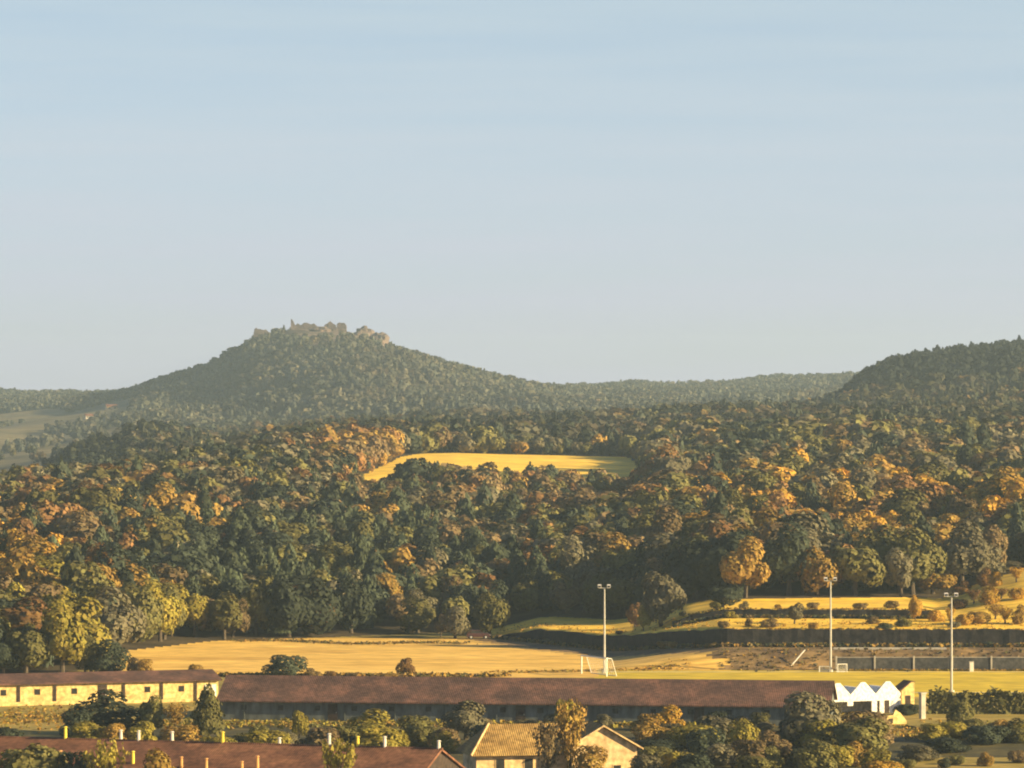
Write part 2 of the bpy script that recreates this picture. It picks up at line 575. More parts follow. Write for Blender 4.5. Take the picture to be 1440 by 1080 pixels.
def cards(Pv, Nv, size, r):
    t1, t2 = basis(Nv, r)
    n = len(Pv)
    out = np.empty((n, 4, 3))
    for k, (a, b) in enumerate(((-1, -1), (1, -1), (1, 1), (-1, 1))):
        ja = r.uniform(0.35, 1.15, n) * size
        jb = r.uniform(0.35, 1.15, n) * size
        out[:, k] = Pv + t1 * (a * ja)[:, None] + t2 * (b * jb)[:, None] + Nv * (r.normal(size=n) * size * 0.18)[:, None]
    return out.reshape(-1, 3)


def crown_broad(r, n, lobes=7, flat=0.0, base=0.10, size=0.075, dome=False):
    """a lobed crown between z=base and z=1; dome: foliage down to the ground"""
    sx, sz = 0.30, 0.36 * (1 - base) if not dome else 0.58
    zc = base + 0.50 * (1 - base) if not dome else 0.24
    C, Rr = [np.array([0, 0, zc])], [0.27]
    for k in range(lobes):
        a = 2.4 * k + r.uniform(-0.35, 0.35)
        el = r.uniform(-0.85, 1.2) if not dome else (r.uniform(-0.1, 0.35) if k % 2 else r.uniform(0.4, 1.4))
        q = r.uniform(0.66, 1.22)
        C.append(np.array([math.cos(a) * math.cos(el) * sx * q, math.sin(a) * math.cos(el) * sx * q, zc + math.sin(el) * sz * q * 0.9]))
        Rr.append(r.uniform(0.15, 0.28))
    C, Rr = np.array(C), np.array(Rr)
    vs_ = np.array([1, 1, 0.98 + 0.1 * (not dome)])
    wgt = Rr ** 2 / (Rr ** 2).sum()
    m = n * 4
    which = r.choice(len(C), m, p=wgt)
    d = r.normal(size=(m, 3))
    d[:, 2] += 0.15
    d /= np.linalg.norm(d, axis=1)[:, None]
    rad = r.uniform(0.80, 1.06, m)
    Pv = C[which] + d * (Rr[which] * rad)[:, None] * vs_
    inside = np.zeros(m, bool)
    for c, q in zip(C, Rr):
        inside |= (np.linalg.norm((Pv - c) / vs_, axis=1) < 0.72 * q)
    ok = ~inside & (Pv[:, 2] > (base * 0.6 if not dome else -0.02))
    Pv, d = Pv[ok][:n], d[ok][:n]
    out_ = (Pv - np.array([0, 0, zc - 0.1]))
    out_ /= np.linalg.norm(out_, axis=1)[:, None]
    Nv = 0.55 * d + 0.62 * out_ + 0.27 * r.normal(size=d.shape)
    Nv /= np.linalg.norm(Nv, axis=1)[:, None]
    return cards(Pv, Nv, size * r.uniform(0.6, 1.5, len(Pv)), r)


def crown_cone(r, n, base=0.08, size=0.075, tiers=7, power=0.85):
    z = base + (1 - base) * (1 - np.sqrt(r.uniform(0.0, 1, n))) ** 0.9
    a = r.uniform(0, 2 * np.pi, n)
    sc_ = 0.68 + 0.32 * (1 - ((z * tiers + 0.08 * np.sin(3 * a)) % 1.0))
    rad = 0.5 * (1 - (z - base) / (1 - base)) ** power * sc_ * r.uniform(0.75, 1.05, n) * (1 + 0.14 * np.sin(2 * a + 9 * z))
    Pv = np.stack([np.cos(a) * rad, np.sin(a) * rad, z], -1)
    Nv = np.stack([np.cos(a), np.sin(a), np.full(n, 0.45)], -1) + 0.25 * r.normal(size=(n, 3))
    Nv /= np.linalg.norm(Nv, axis=1)[:, None]
    return cards(Pv, Nv, size * r.uniform(0.6, 1.4, n), r)


def crown_sparse(r, n, base=0.12, size=0.035):
    """thin twiggy crown: long slivers in upright sprays"""
    m = n
    k = r.integers(0, 9, m)
    ang = 2 * np.pi * k / 9 + 0.25 * r.normal(size=m)
    t = np.sqrt(r.uniform(0.05, 1, m))
    lean = 0.5 * (0.35 + 0.65 * ((k * 7) % 9) / 9)
    Pv = np.stack([np.cos(ang) * lean * t, np.sin(ang) * lean * t, base + (1 - base) * t * (1.05 - 0.5 * lean)], -1) + 0.035 * r.normal(size=(m, 3))
    Nv = np.stack([np.cos(ang), np.sin(ang), np.full(m, 0.2)], -1) + 0.7 * r.normal(size=(m, 3))
    Nv /= np.linalg.norm(Nv, axis=1)[:, None]
    return cards(Pv, Nv, size * r.uniform(0.6, 1.6, m), r)


def trunk_mb(r, kind):
    mb = MB()
    if kind == 'cone':
        mb.path([(0, 0, -0.03), (0, 0, 0.35), (0.005, 0, 0.9)], [0.035, 0.025, 0.006], 6)
        for k in range(8):
            z = 0.15 + 0.09 * k
            a = k * 2.4
            l = 0.42 * (1 - z)
            mb.tube((0, 0, z), (math.cos(a) * l, math.sin(a) * l, z + 0.02), 0.008, 0.003, 4)
        return mb
    j = lambda s: r.uniform(-s, s)
    if kind == 'bush':
        for k in range(6):
            a = k * 1.05
            mb.path([(0.03 * math.cos(a), 0.03 * math.sin(a), -0.03), (0.12 * math.cos(a), 0.12 * math.sin(a), 0.3), (0.25 * math.cos(a), 0.25 * math.sin(a), 0.62)], [0.022, 0.016, 0.006], 5)
        return mb
    top_ = (j(0.03), j(0.03), 0.42)
    mb.path([(0, 0, -0.03), (j(0.015), j(0.015), 0.2), top_], [0.05, 0.038, 0.028], 7)
    for k in range(5):
        a = k * 1.256 + j(0.3)
        l = r.uniform(0.18, 0.34)
        p1 = (math.cos(a) * l * 0.6, math.sin(a) * l * 0.6, 0.42 + r.uniform(0.12, 0.2))
        p2 = (math.cos(a) * l, math.sin(a) * l, 0.42 + r.uniform(0.26, 0.42))
        mb.path([top_, p1, p2], [0.022, 0.014, 0.005], 5)
    return mb


def strip_z(V): return V


PROTO_R = np.random.default_rng(77)
BROAD = [crown_broad(PROTO_R, 2000, lobes=PROTO_R.integers(7, 12), base=0.08, size=0.030) for _ in range(7)]
BUSHY = [crown_broad(PROTO_R, 2200, lobes=11, dome=True, size=0.029) for _ in range(4)]
CONE = [crown_cone(PROTO_R, 1700, size=0.031, tiers=PROTO_R.integers(4, 7), power=PROTO_R.uniform(0.42, 0.7)) for _ in range(4)]
SPARSE = [crown_sparse(PROTO_R, 1100, size=0.021) for _ in range(3)]
CROWN_ME, TRUNK_ME = {}, {}
for kind, arr in (('broad', BROAD), ('bush', BUSHY), ('cone', CONE), ('sparse', SPARSE)):
    for i, V in enumerate(arr):
        CROWN_ME[kind, i] = np_mesh('crown_%s' % kind, V, 4, [LEAF['olive']])
        TRUNK_ME[kind, i] = trunk_mb(PROTO_R, kind).mesh('trunk', BARK)
COUNT = {'broad': len(BROAD), 'bush': len(BUSHY), 'cone': len(CONE), 'sparse': len(SPARSE)}
NAME = {'broad': 'broadleaf_tree', 'bush': 'shrub', 'cone': 'conifer_tree', 'sparse': 'bare_tree'}


def plant(kind, loc, h, wd, sp, label, group=None, i=None, rz=None, cat=None, lean=None):
    i = int(rng.integers(COUNT[kind])) if i is None else i
    rz = float(rng.uniform(0, 6.28)) if rz is None else rz
    root = thing(NAME[kind], label, cat or ('shrub' if kind == 'bush' else 'tree'), loc, rz, group)
    if lean:
        root.rotation_euler = (0, lean, 0)
    for nm, me, mat in (('trunk', TRUNK_ME[kind, i], None), ('crown', CROWN_ME[kind, i], LEAF[sp])):
        o = bpy.data.objects.new(nm, me)
        COL.objects.link(o)
        o.parent = root
        o.scale = (wd, wd, h)
        if mat:
            o.material_slots[0].link = 'OBJECT'
            o.material_slots[0].material = mat
    return root


# ------------------------------------------------------------------ forest layout
def clump(x, y, s, seed):
    r = np.random.default_rng(seed)
    v = 0
    for k in range(9):
        a = r.uniform(0, 6.28)
        f = 2 * np.pi / (s * r.uniform(0.5, 1.8))
        v = v + np.sin((x * math.cos(a) + y * math.sin(a)) * f + r.uniform(0, 6.28))
    return v / 3.0


def jgrid(y0, y1, sp, ul=-70, ur=1520):
    xs, ys = [], []
    y = y0
    while y < y1:
        xa, xb = (ul - 720) / FPX * y, (ur - 720) / FPX * y
        n = int((xb - xa) / sp)
        x = xa + (np.arange(n) + rng.uniform(0, 1)) * sp + rng.uniform(-0.42, 0.42, n) * sp
        xs.append(x)
        ys.append(y + rng.uniform(-0.42, 0.42, n) * sp)
        y += sp * 0.9
    return np.concatenate(xs), np.concatenate(ys)


SP = list(SPEC)
TREES = []      # X, Y, Z, h, w, kind, species, part of the wood
# colour patches of the autumn wood, by direction and height on the slope
PATCH = [   # u, v, ru, rv, weights
    (400, 815, 280, 70, {'pine': 4, 'dark': 5, 'olive': 2}),
    (620, 835, 130, 50, {'pine': 3, 'dark': 4, 'olive': 2}),
    (230, 870, 110, 30, {'dark': 3, 'olive': 4, 'ygreen': 1}),
    (30, 815, 75, 40, {'gold': 4, 'ochre': 4, 'rust': 2}),
    (60, 895, 80, 45, {'olive': 4, 'ygreen': 3, 'dark': 1}),
    (120, 720, 190, 60, {'brown': 3, 'ochre': 2, 'rust': 1, 'olive': 3, 'dark': 2, 'grey': 2}),
    (250, 665, 260, 22, {'olive': 4, 'grey': 4, 'dark': 3}),
    (1050, 640, 260, 22, {'olive': 4, 'grey': 4, 'dark': 3}),
    (500, 640, 75, 20, {'rust': 5, 'ochre': 2, 'brown': 2}),
    (660, 700, 110, 45, {'rust': 3, 'brown': 4, 'ochre': 1, 'olive': 2, 'dark': 2}),
    (700, 780, 120, 45, {'brown': 5, 'rust': 3, 'grey': 2, 'dark': 2}),
    (860, 720, 120, 50, {'brown': 3, 'olive': 3, 'rust': 2, 'dark': 2}),
    (1250, 760, 220, 58, {'gold': 5, 'ochre': 5, 'rust': 4, 'brown': 1}),
    (1090, 735, 90, 45, {'ochre': 3, 'rust': 3, 'brown': 2, 'olive': 2, 'gold': 1}),
    (1130, 765, 45, 34, {'dark': 5}),
    (1040, 660, 38, 24, {'dark': 6}),
    (1160, 815, 120, 25, {'dark': 4, 'olive': 3, 'grey': 2}),
    (1290, 815, 80, 35, {'grey': 3, 'ochre': 3, 'olive': 2}),
    (1400, 800, 70, 25, {'dark': 2, 'grey': 3, 'brown': 2}),
    (1180, 680, 230, 40, {'olive': 4, 'grey': 3, 'brown': 3, 'ochre': 1, 'dark': 1}),
    (960, 790, 120, 40, {'olive': 3, 'brown': 2, 'dark': 3, 'ochre': 1}),
]
BASE_W = {'brown': 2.6, 'olive': 4, 'dark': 2.8, 'grey': 2.6, 'ochre': 0.8, 'rust': 0.6}


def pick_species(u, v, X, Y):
    wt = np.zeros((len(u), len(SP)))
    for k, q in BASE_W.items():
        wt[:, SP.index(k)] = q * 0.25
    for pu, pv, ru, rv, dct in PATCH:
        g = np.exp(-(((u - pu) / ru) ** 2 + ((v - pv) / rv) ** 2) * 1.4) * 1.5
        tot = sum(dct.values())
        for k, q in dct.items():
            wt[:, SP.index(k)] += g * q / tot * 9
    for k in range(len(SP)):
        wt[:, k] *= np.exp(1.15 * clump(X, Y, 34, 100 + k))
    wt /= wt.sum(1)[:, None]
    c = wt.cumsum(1)
    return (rng.uniform(0, 1, len(u))[:, None] > c).sum(1).clip(0, len(SP) - 1)


def add_trees(X, Y, h, wd, spi, region):
    Z = ground_z(X, Y)
    for k in range(len(X)):
        s = SP[spi[k]]
        kind = 'cone' if (s == 'pine' or (s == 'dark' and rng.uniform() < 0.25)) else 'broad'
        hh, ww = h[k], wd[k]
        if kind == 'cone':
            hh, ww = hh * 1.18, ww * 0.78
        TREES.append((X[k], Y[k], Z[k], hh, ww, kind, s, region))


# the near slope
X, Y = jgrid(585, 1320, 6.2, -200, 1650)
u = U_of(X, Y)
infield = (Y > 1094) & (Y < I(u, [480, 497, 520, 560, 600, 880, 905, 915], [1080, 1120, 1190, 1255, 1302, 1302, 1210, 1080])) & (u > 492) & (u < 908)
clearing = (Y > 1340) & (Y < 1375) & (np.abs(u - 412) < 11)
ok = (Y > Yf(u) + 2.5) & ~infield & ~clearing
X, Y, u = X[ok], Y[ok], u[ok]
Zg = ground_z(X, Y)
v = 550 + (EYE - Zg - 3) / Y * FPX
spi = pick_species(u, v, X, Y)
h = rng.uniform(5.2, 10.2, len(X)) * I(clump(X, Y, 60, 7), [-1, 1], [0.82, 1.15])
h = np.where((u > 690) & (u < 915) & (Y > 960), h * 0.7, h)
rim = (u > 480) & (u < 915) & (Y > 1040)
h = np.where(rim & (Y < 1110), h * I(u, [490, 560, 580, 640, 700, 780, 900], [0.4, 0.6, 1.2, 1.0, 1.0, 0.9, 0.75]), h)
h = np.where((u < 240) & (Y > 1050), h * 0.8, h)
wd = h * rng.uniform(0.8, 1.15, len(X)) * np.where(rng.uniform(size=len(X)) < 0.12, 1.25, 1)
add_trees(X, Y, h, wd, spi, 'slope')
# the hills between
X, Y = jgrid(1322, 2330, 7.0, -130, 1580)
u = U_of(X, Y)
Zg = ground_z(X, Y)
v = 550 + (EYE - Zg - 3) / Y * FPX
wt = np.array([SP.index(s) for s in ('olive', 'dark', 'pine', 'grey', 'brown', 'ochre')])
pr = np.tile(np.array([2.2, 2.6, 1.2, 2.2, 1.5, 0.3]), (len(X), 1))
left = np.exp(-(((u - 130) / 110) ** 2 + ((Y - 1750) / 250) ** 2) * 1.3)
pr[:, 1] += 90 * left
pr[:, 2] += 6 * left
rt = sstep(u, 1150, 1260)
pr[:, 0] += 2 * rt
pr[:, 2] += 3.5 * rt
pr[:, 4] *= 1 - 0.7 * rt
hillr = sstep(Y, 1950, 2150) * rt
pr[:, 1] += 14 * hillr
pr[:, 2] += 8 * hillr
pr[:, 4:] *= (1 - 0.92 * hillr)[:, None]
warm = np.exp(-(((u - 1180) / 160) ** 2 + ((v - 620) / 40) ** 2))
pr[:, 4] += 3 * warm
pr[:, 5] += 1.2 * warm
for k in range(6):
    pr[:, k] *= np.exp(0.9 * clump(X, Y, 70, 200 + k))
pr /= pr.sum(1)[:, None]
spi = wt[(rng.uniform(size=len(X))[:, None] > pr.cumsum(1)).sum(1).clip(0, 5)]
h = rng.uniform(4.8, 8.8, len(X)) * np.where(u < 180, 0.75, 1) * (1 - 0.4 * sstep(Y, 1980, 2150) * sstep(u, 1120, 1200))
keep = ~((np.abs(u - 1172) < 24) & (Y > 2040) & (Y < 2200)) & ~((Y > 1340) & (Y < 1375) & (np.abs(u - 412) < 11))
keep &= ~((u < 175) & (Y > 1860 + 0.9 * np.maximum(u - 60, 0)) & (rng.uniform(size=len(X)) < 0.97))
add_trees(X[keep], Y[keep], h[keep], (h * rng.uniform(0.9, 1.3, len(X)))[keep], spi[keep], 'middle')
# the castle hill and the skyline
X, Y = jgrid(2335, 4260, 8.5, -100, 1550)
u = U_of(X, Y)
pr = np.tile(np.array([1.8, 2.2, 1.6, 3.4, 1.0, 0.03]), (len(X), 1))
rh_ = (u > 1150) & (Y < 2900)
pr[rh_, 1] += 14
pr[rh_, 2] += 8
plate = sstep(-u, -190, -110) * (Y > 3300)
pr[:, 1] += 9 * plate
yel = np.exp(-(((u - 235) / 60) ** 2 + ((Y - 2500) / 260) ** 2))
pr[:, 5] += 1.5 * yel
pr[:, 0] += 4 * yel
for k in range(6):
    pr[:, k] *= np.exp(0.9 * clump(X, Y, 110, 300 + k))
pr /= pr.sum(1)[:, None]
spi = wt[(rng.uniform(size=len(X))[:, None] > pr.cumsum(1)).sum(1).clip(0, 5)]
h = rng.uniform(3.4, 7.0, len(X)) * I(clump(X, Y, 90, 17), [-1, 1], [0.75, 1.15])
keep = np.ones(len(X), bool)
mz = (u < 185) & (Y < 3280)
keep &= ~(mz & (clump(X, Y, 120, 9) < I(Y, [2300, 2900, 3280], [1.3, 0.6, 0.3])))
keep &= ~((Y > 3130) & (Y < 3380) & (u > 400) & (u < 556) & (rng.uniform(size=len(X)) < 0.93))
keep &= ~((Y > 3205) & (Y < 3345) & (u > 352) & (u <= 400) & (rng.uniform(size=len(X)) < 0.4))
keep &= ~((Y > 3170) & (Y < 3345) & (u > 402) & (u < 494))
keep &= ~((Y > 3120) & (Y < 3345) & (u > 494) & (u < 548) & (rng.uniform(size=len(X)) < 0.93))
keep &= ~((Y > 3070) & (Y <= 3170) & (u > 432) & (u < 545) & (rng.uniform(size=len(X)) < 0.5))
keep &= ~((Y > 3230) & (Y < 3340) & (u > 352) & (u < 382))
keep &= rng.uniform(size=len(X)) < 0.93
h = np.where((Y > 3205) & (u > 330) & (u < 560), h * 0.7, h)
h = np.where((u > 1120) & (Y < 2900), h * 0.6, h)
add_trees(X[keep], Y[keep], h[keep], (h * rng.uniform(0.9, 1.35, len(X)))[keep], spi[keep], 'far')

# leave out most of what stands wholly behind nearer trees and ridges
TREES.sort(key=lambda t: t[1])
gu = np.arange(-220, 1670, 6)
minv = np.full(len(gu), 2000.0)
# ground horizon first, row by row
gy = rows[(rows > 560) & (rows < 4300)]
gX = (gu[None, :] - 720) / FPX * gy[:, None]
gZ = ground_z(gX.ravel(), np.repeat(gy, len(gu))).reshape(gX.shape)
gV = 550 + (EYE - gZ) / gy[:, None] * FPX
kept, size = [], []
gi = 0
for t in TREES:
    while gi < len(gy) and gy[gi] < t[1] - 3:
        minv = np.minimum(minv, gV[gi])
        gi += 1
    uu = 720 + FPX * t[0] / t[1]
    vt = 550 + (EYE - t[2] - t[3]) / t[1] * FPX
    hw = t[4] * 0.5 / t[1] * FPX
    a, b = int((uu - hw + 220) / 6), int((uu + hw + 220) / 6) + 1
    a, b = max(a, 0), min(b, len(gu))
    if a >= b: continue
    m = minv[a:b].max()
    hpx = t[3] / t[1] * FPX
    if vt < m + 0.15 * hpx or rng.uniform() < 0.15:
        vis = min(1.0, max(0.0, (m - vt) / hpx))
        kept.append(t)
        size.append((hpx * t[4] / t[1] * FPX * vis) if (-10 < uu < 1450) else 0)
        a2, b2 = max(int((uu - hw * 0.7 + 220) / 6), 0), min(int((uu + hw * 0.7 + 220) / 6) + 1, len(gu))
        minv[a2:b2] = np.minimum(minv[a2:b2], vt + 0.3 * hpx)
print('TREES', len(TREES), 'kept', len(kept))
order = np.argsort(-np.array(size))
N_IND = 190
ind = set(int(i) for i in order[:N_IND])

# ---- the trees that show largest: things of their own
ORD = ['', 'second ', 'third ', 'fourth ', 'fifth ', 'sixth ', 'seventh ', 'eighth ', 'ninth ', 'tenth ', 'eleventh ', 'twelfth ', 'thirteenth ', 'fourteenth ']
SEG = [(-100, 150, 'above the cream barn'), (150, 400, "above the stubble field's left end"), (400, 600, "above the stubble field's middle"),
       (600, 780, "behind the parked car's field"), (780, 940, 'around the first floodlight mast'), (940, 1160, 'between first and second masts'),
       (1160, 1330, 'between second and third masts'), (1330, 1600, 'beyond the third mast')]
cells = {}
for i in sorted(ind):
    t = kept[i]
    uu = 720 + FPX * t[0] / t[1]
    d = t[1] - float(Yf(np.array([uu]))[0])
    row = "wood's front edge" if d < 14 else ("wood's second rank" if d < 34 else ('lower slope' if d < 120 else ('middle slope' if d < 260 else 'upper slope')))
    ht = 'tall ' if t[3] > 7.4 else ('low ' if t[3] < 5.2 else '')
    seg = next(s[2] for s in SEG if s[0] <= uu < s[1])
    nm = ht + WORD[t[6]] + (' conifer' if t[5] == 'cone' else ' tree')
    cells.setdefault((nm, row, seg), []).append((uu, i))
LABELS = {}
for (nm, row, seg), lst in cells.items():
    lst.sort()
    for k, (uu, i) in enumerate(lst):
        if len(lst) == 1:
            LABELS[i] = '%s on the %s, %s' % (nm, row, seg)
        else:
            LABELS[i] = '%s%s from left, %s, %s' % (ORD[k] if k else 'first ', nm, row, seg)
for i in sorted(ind):
    t = kept[i]
    plant(t[5], (t[0], t[1], t[2] - 0.1), t[3], t[4], t[6], LABELS[i], 'autumn trees of the wooded slope')

# ---- the rest of each wood: one mass per hill
PICK = np.random.default_rng(5)
FACES = {}


def lod(kind, n):
    if (kind, n) not in FACES:
        r = np.random.default_rng(n)
        s = 0.062 * math.sqrt(420 / n) * 0.98
        if kind == 'broad':
            FACES[kind, n] = [crown_broad(r, n, lobes=r.integers(5, 10), base=0.06, size=s) for _ in range(6)]
        else:
            FACES[kind, n] = [crown_cone(r, n, size=s * 0.95, tiers=r.integers(4, 7), power=r.uniform(0.42, 0.7)) for _ in range(4)]
    return FACES[kind, n]


for region, name, label in (('slope', 'forest', 'autumn wood covering the slope behind the stubble field'),
                            ('middle', 'forest', 'dark woods on the hills between slope and castle hill'),
                            ('far', 'forest', 'hazy scrub wood on the castle hill and the skyline')):
    Vs, Ts = [], []
    for i, t in enumerate(kept):
        if t[7] != region or i in ind: continue
        n = 850 if t[1] < 860 else (520 if t[1] < 1150 else (300 if t[1] < 1330 else (150 if region == 'middle' else 80)))
        arr = lod(t[5], n)
        V = arr[PICK.integers(len(arr))]
        a = PICK.uniform(0, 6.28)
        c, s = math.cos(a), math.sin(a)
        W = np.empty_like(V)
        W[:, 0] = (V[:, 0] * c - V[:, 1] * s) * t[4] + t[0]
        W[:, 1] = (V[:, 0] * s + V[:, 1] * c) * t[4] + t[1]
        W[:, 2] = V[:, 2] * t[3] + t[2] - 0.1
        Vs.append(W.astype(np.float32))
        col = np.array(SPEC[t[6]])
        if region != 'slope':                      # distance haze mixed into the leaf colour of the hills behind
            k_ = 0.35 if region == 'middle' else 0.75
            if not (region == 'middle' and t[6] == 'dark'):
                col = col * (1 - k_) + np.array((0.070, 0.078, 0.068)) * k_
            u_ = 720 + FPX * t[0] / t[1]
            if u_ > 1150 + 0.1 * max(0, 2300 - t[1]) and 1960 < t[1] < 2900:      # shade of the right hill's slope, put into the leaf colour
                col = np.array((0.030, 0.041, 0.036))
            else:
                col = col * float(I(clump(t[0], t[1], 85, 55), [-1.2, 1.2], [0.68, 1.25])) * (np.array((1.1, 1.0, 0.9)) if clump(t[0], t[1], 130, 56) > 0.2 else 1)
        col = col * (PICK.uniform(0.75, 1.25) if region == 'slope' else PICK.uniform(0.82, 1.18))
        Ts.append(np.tile(col.astype(np.float32), (len(V), 1)))
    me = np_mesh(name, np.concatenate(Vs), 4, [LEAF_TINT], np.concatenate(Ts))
    o = bpy.data.objects.new(name, me)
    COL.objects.link(o)
    tag(o, label, 'forest', None, 'stuff')
    print(region, len(me.polygons))

# ------------------------------------------------------------------ farm buildings on the valley floor
def gable_shed(root, L, D, eave, ridge, wallmat, roofmat, over=0.5, th=0.16):
    MB().prism_x([(0, -0.4), (D, -0.4), (D, eave), (D / 2, ridge), (0, eave)], 0, L).obj('wall', wallmat, root)
    s = (ridge - eave) / (D / 2)
    e0 = eave - over * s
    MB().prism_x([(-over, e0 + 0.02), (D / 2, ridge + 0.02), (D + over, e0 + 0.02), (D + over, e0 + 0.02 + th), (D / 2, ridge + 0.05 + th), (-over, e0 + 0.02 + th)],
                 -0.4, L + 0.4).obj('roof', roofmat, root)


def window(root, x, z0, wd, ht, frame=M_CONC, y=0.0):
    f = MB().box(x - wd / 2 - 0.09, x - wd / 2, y - 0.04, y + 0.05, z0 - 0.09, z0 + ht + 0.09) \
        .box(x + wd / 2, x + wd / 2 + 0.09, y - 0.04, y + 0.05, z0 - 0.09, z0 + ht + 0.09) \
        .box(x - wd / 2, x + wd / 2, y - 0.04, y + 0.05, z0 - 0.09, z0).box(x - wd / 2, x + wd / 2, y - 0.04, y + 0.05, z0 + ht, z0 + ht + 0.09).obj('window', frame, root)
    MB().box(x - wd / 2, x + wd / 2, y - 0.02, y + 0.03, z0, z0 + ht).obj('pane', M_GLASS, f)
    return f


# the lit cream barn on the left, turned towards the sun
th = R(18.7)
L1 = 52.0
ex, ey = -38.0, 552.0
r1 = thing('barn', 'long low cream barn with dark posts and a maroon tiled roof', 'barn', (ex - L1 * math.cos(th), ey - L1 * math.sin(th), 0), th)
gable_shed(r1, L1, 9.0, 2.66, 3.55, M_CREAM, M_ROOF_A)
for s_ in (3.0, 7.5, 12.5, 21.5, 26.2, 30.9, 35.6, 40.3, 45.0):
    MB().box(L1 - s_ - 0.14, L1 - s_ + 0.14, -0.16, 0.04, -0.2, 2.45).obj('post', M_DARKWOOD, r1)
for s_ in (4.9, 9.4, 19.0, 23.8, 28.2, 33.2, 38.0, 42.6):
    window(r1, L1 - s_, 1.35, 0.55, 0.55, M_DARKWOOD)
d_ = MB().box(L1 - 15.9, L1 - 14.7, -0.06, 0.05, -0.1, 2.35).obj('door', M_DARKWOOD, r1)
MB().box(L1 - 14.95, L1 - 14.85, -0.12, -0.06, 1.0, 1.15).obj('handle', M_POLE, d_)
MB().box(0, L1 - 17, -1.3, -1.0, -0.3, 0.45).box(L1 - 13.5, L1 - 4, -1.3, -1.0, -0.3, 0.35).obj('plinth', M_CREAM, r1)
for s_ in (0.6, 1.5):
    MB().box(L1 - s_ - 0.3, L1 - s_ + 0.3, -0.09, -0.03, 0.5, 2.1).obj('shutter', M_WHITE, r1)

# the long barn with the shade on its wall put into a dark blue grey colour
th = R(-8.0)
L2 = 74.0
r2 = thing('barn', 'very long barn with shaded grey wall and maroon roof, behind the gardens', 'barn', (-35.6, 519.5, 0), th)
gable_shed(r2, L2, 12.0, 2.45, 4.85, M_SHADEWALL, M_ROOF_A, over=0.6)
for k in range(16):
    window(r2, 3.0 + 4.55 * k, 1.25, 0.7, 0.6, M_SHADEWALL)
for x in (14.0, 37.0, 58.6):
    d_ = MB().box(x - 0.6, x + 0.6, -0.05, 0.05, -0.1, 2.05).obj('door', M_DARKWOOD, r2)
    MB().box(x + 0.4, x + 0.47, -0.11, -0.05, 0.95, 1.1).obj('handle', M_POLE, d_)
for k in range(12):
    x = 3 + 6.2 * k
    MB().box(x, x + 0.12, -0.14, -0.02, -0.1, 2.3).obj('drainpipe', M_SHADEWALL, r2)

# the near barn with its row of roof vents
th = R(-17.7)
O3 = (-50.5, 421.5)
L3, RZ = 46.0, 5.85
r3 = thing('barn', 'near barn with rough terracotta roof and a row of stubby vents', 'barn', (O3[0], O3[1], 0), th)
MB().prism_x([(-10.3, -0.5), (10.3, -0.5), (10.3, 2.25), (0, RZ - 0.25), (-10.3, 2.25)], 0.3, L3 - 0.3).obj('wall', M_DARKWOOD, r3)
MB().prism_x([(-11, 1.95), (0, RZ - 0.2), (11, 1.95), (11, 2.15), (0, RZ), (-11, 2.15)], 0, L3).obj('roof', M_ROOF_B, r3)
MB().prism_x([(-0.22, RZ - 0.09), (0.22, RZ - 0.09), (0.1, RZ + 0.08), (-0.1, RZ + 0.08)], -0.05, L3 + 0.05).obj('ridge_cap', M_ROOF_B, r3)


def along(u, y):
    k = (u - 720) / FPX
    c, s = math.cos(th), math.sin(th)
    return -(O3[0] - k * O3[1] + y * (-s - k * c)) / (c - k * s)


for u_, y_, m_, h_ in ((92, 0, M_VENT_Y, 1.15), (170, 0.3, M_VENT_W, 1.05), (195, 0, M_VENT_W, 0.95), (242, 0.2, M_VENT_W, 1.0), (313, 0, M_VENT_Y, 1.05),
                       (393, 0.3, M_VENT_W, 0.7), (463, 0, M_VENT_W, 1.15), (503, 0, M_VENT_Y, 0.95), (541, 0, M_VENT_W, 1.0), (617, 0, M_VENT_W, 0.75),
                       (85, -4.8, M_VENT_O, 0.85), (187, -5.2, M_VENT_Y, 1.15), (255, -5.8, M_VENT_O, 1.0), (290, -6.0, M_VENT_O, 1.0), (340, -6.2, M_VENT_O, 0.9), (362, -5.6, M_VENT_O, 1.2)):
    x = along(u_, y_)
    zb = RZ - 0.3364 * abs(y_) - 0.15
    vn = MB().tube((x, y_, zb), (x, y_, zb + h_), 0.18, 0.165, 8).obj('chimney', m_, r3)
    MB().tube((x, y_, zb + h_ + 0.10), (x, y_, zb + h_ + 0.2), 0.25, 0.13, 8).tube((x, y_, zb + h_), (x, y_, zb + h_ + 0.1), 0.10, 0.10, 6).obj('cap', m_, vn)

# the peach coloured house with a gable wing
hx = (848 - 720) / FPX * 440
r4 = thing('house', 'peach gabled house with a mossy tiled roof, half hidden by a twiggy tree', 'house', (hx, 440, 0), R(12))
MB().box(-13.0, 2.9, 1.6, 8.6, -0.3, 2.65).prism([(-3.6, -0.3), (3.6, -0.3), (3.6, 3.25), (0, 5.32), (-3.6, 3.25)], 0, 5.2).obj('wall', M_PEACH, r4)
mb = MB()
A, B, Cc, D = (-13.7, 0.9, 2.5), (3.7, 0.9, 2.5), (0.2, 5.1, 5.45), (-11.0, 5.1, 5.45)
A2, B2 = (-13.7, 9.3, 2.5), (3.7, 9.3, 2.5)
mb.add([A, B, B2, A2, D, Cc], [(0, 1, 5, 4), (1, 2, 5), (2, 3, 4, 5), (3, 0, 4), (3, 2, 1, 0)])
mb.prism([(-4.15, 3.02), (0, 5.4), (0, 5.58), (-4.15, 3.2)], -0.4, 6.0)
mb.prism([(0, 5.4), (4.15, 3.02), (4.15, 3.2), (0, 5.58)], -0.4, 6.0)
mb.obj('roof', M_ROOF_H, r4)
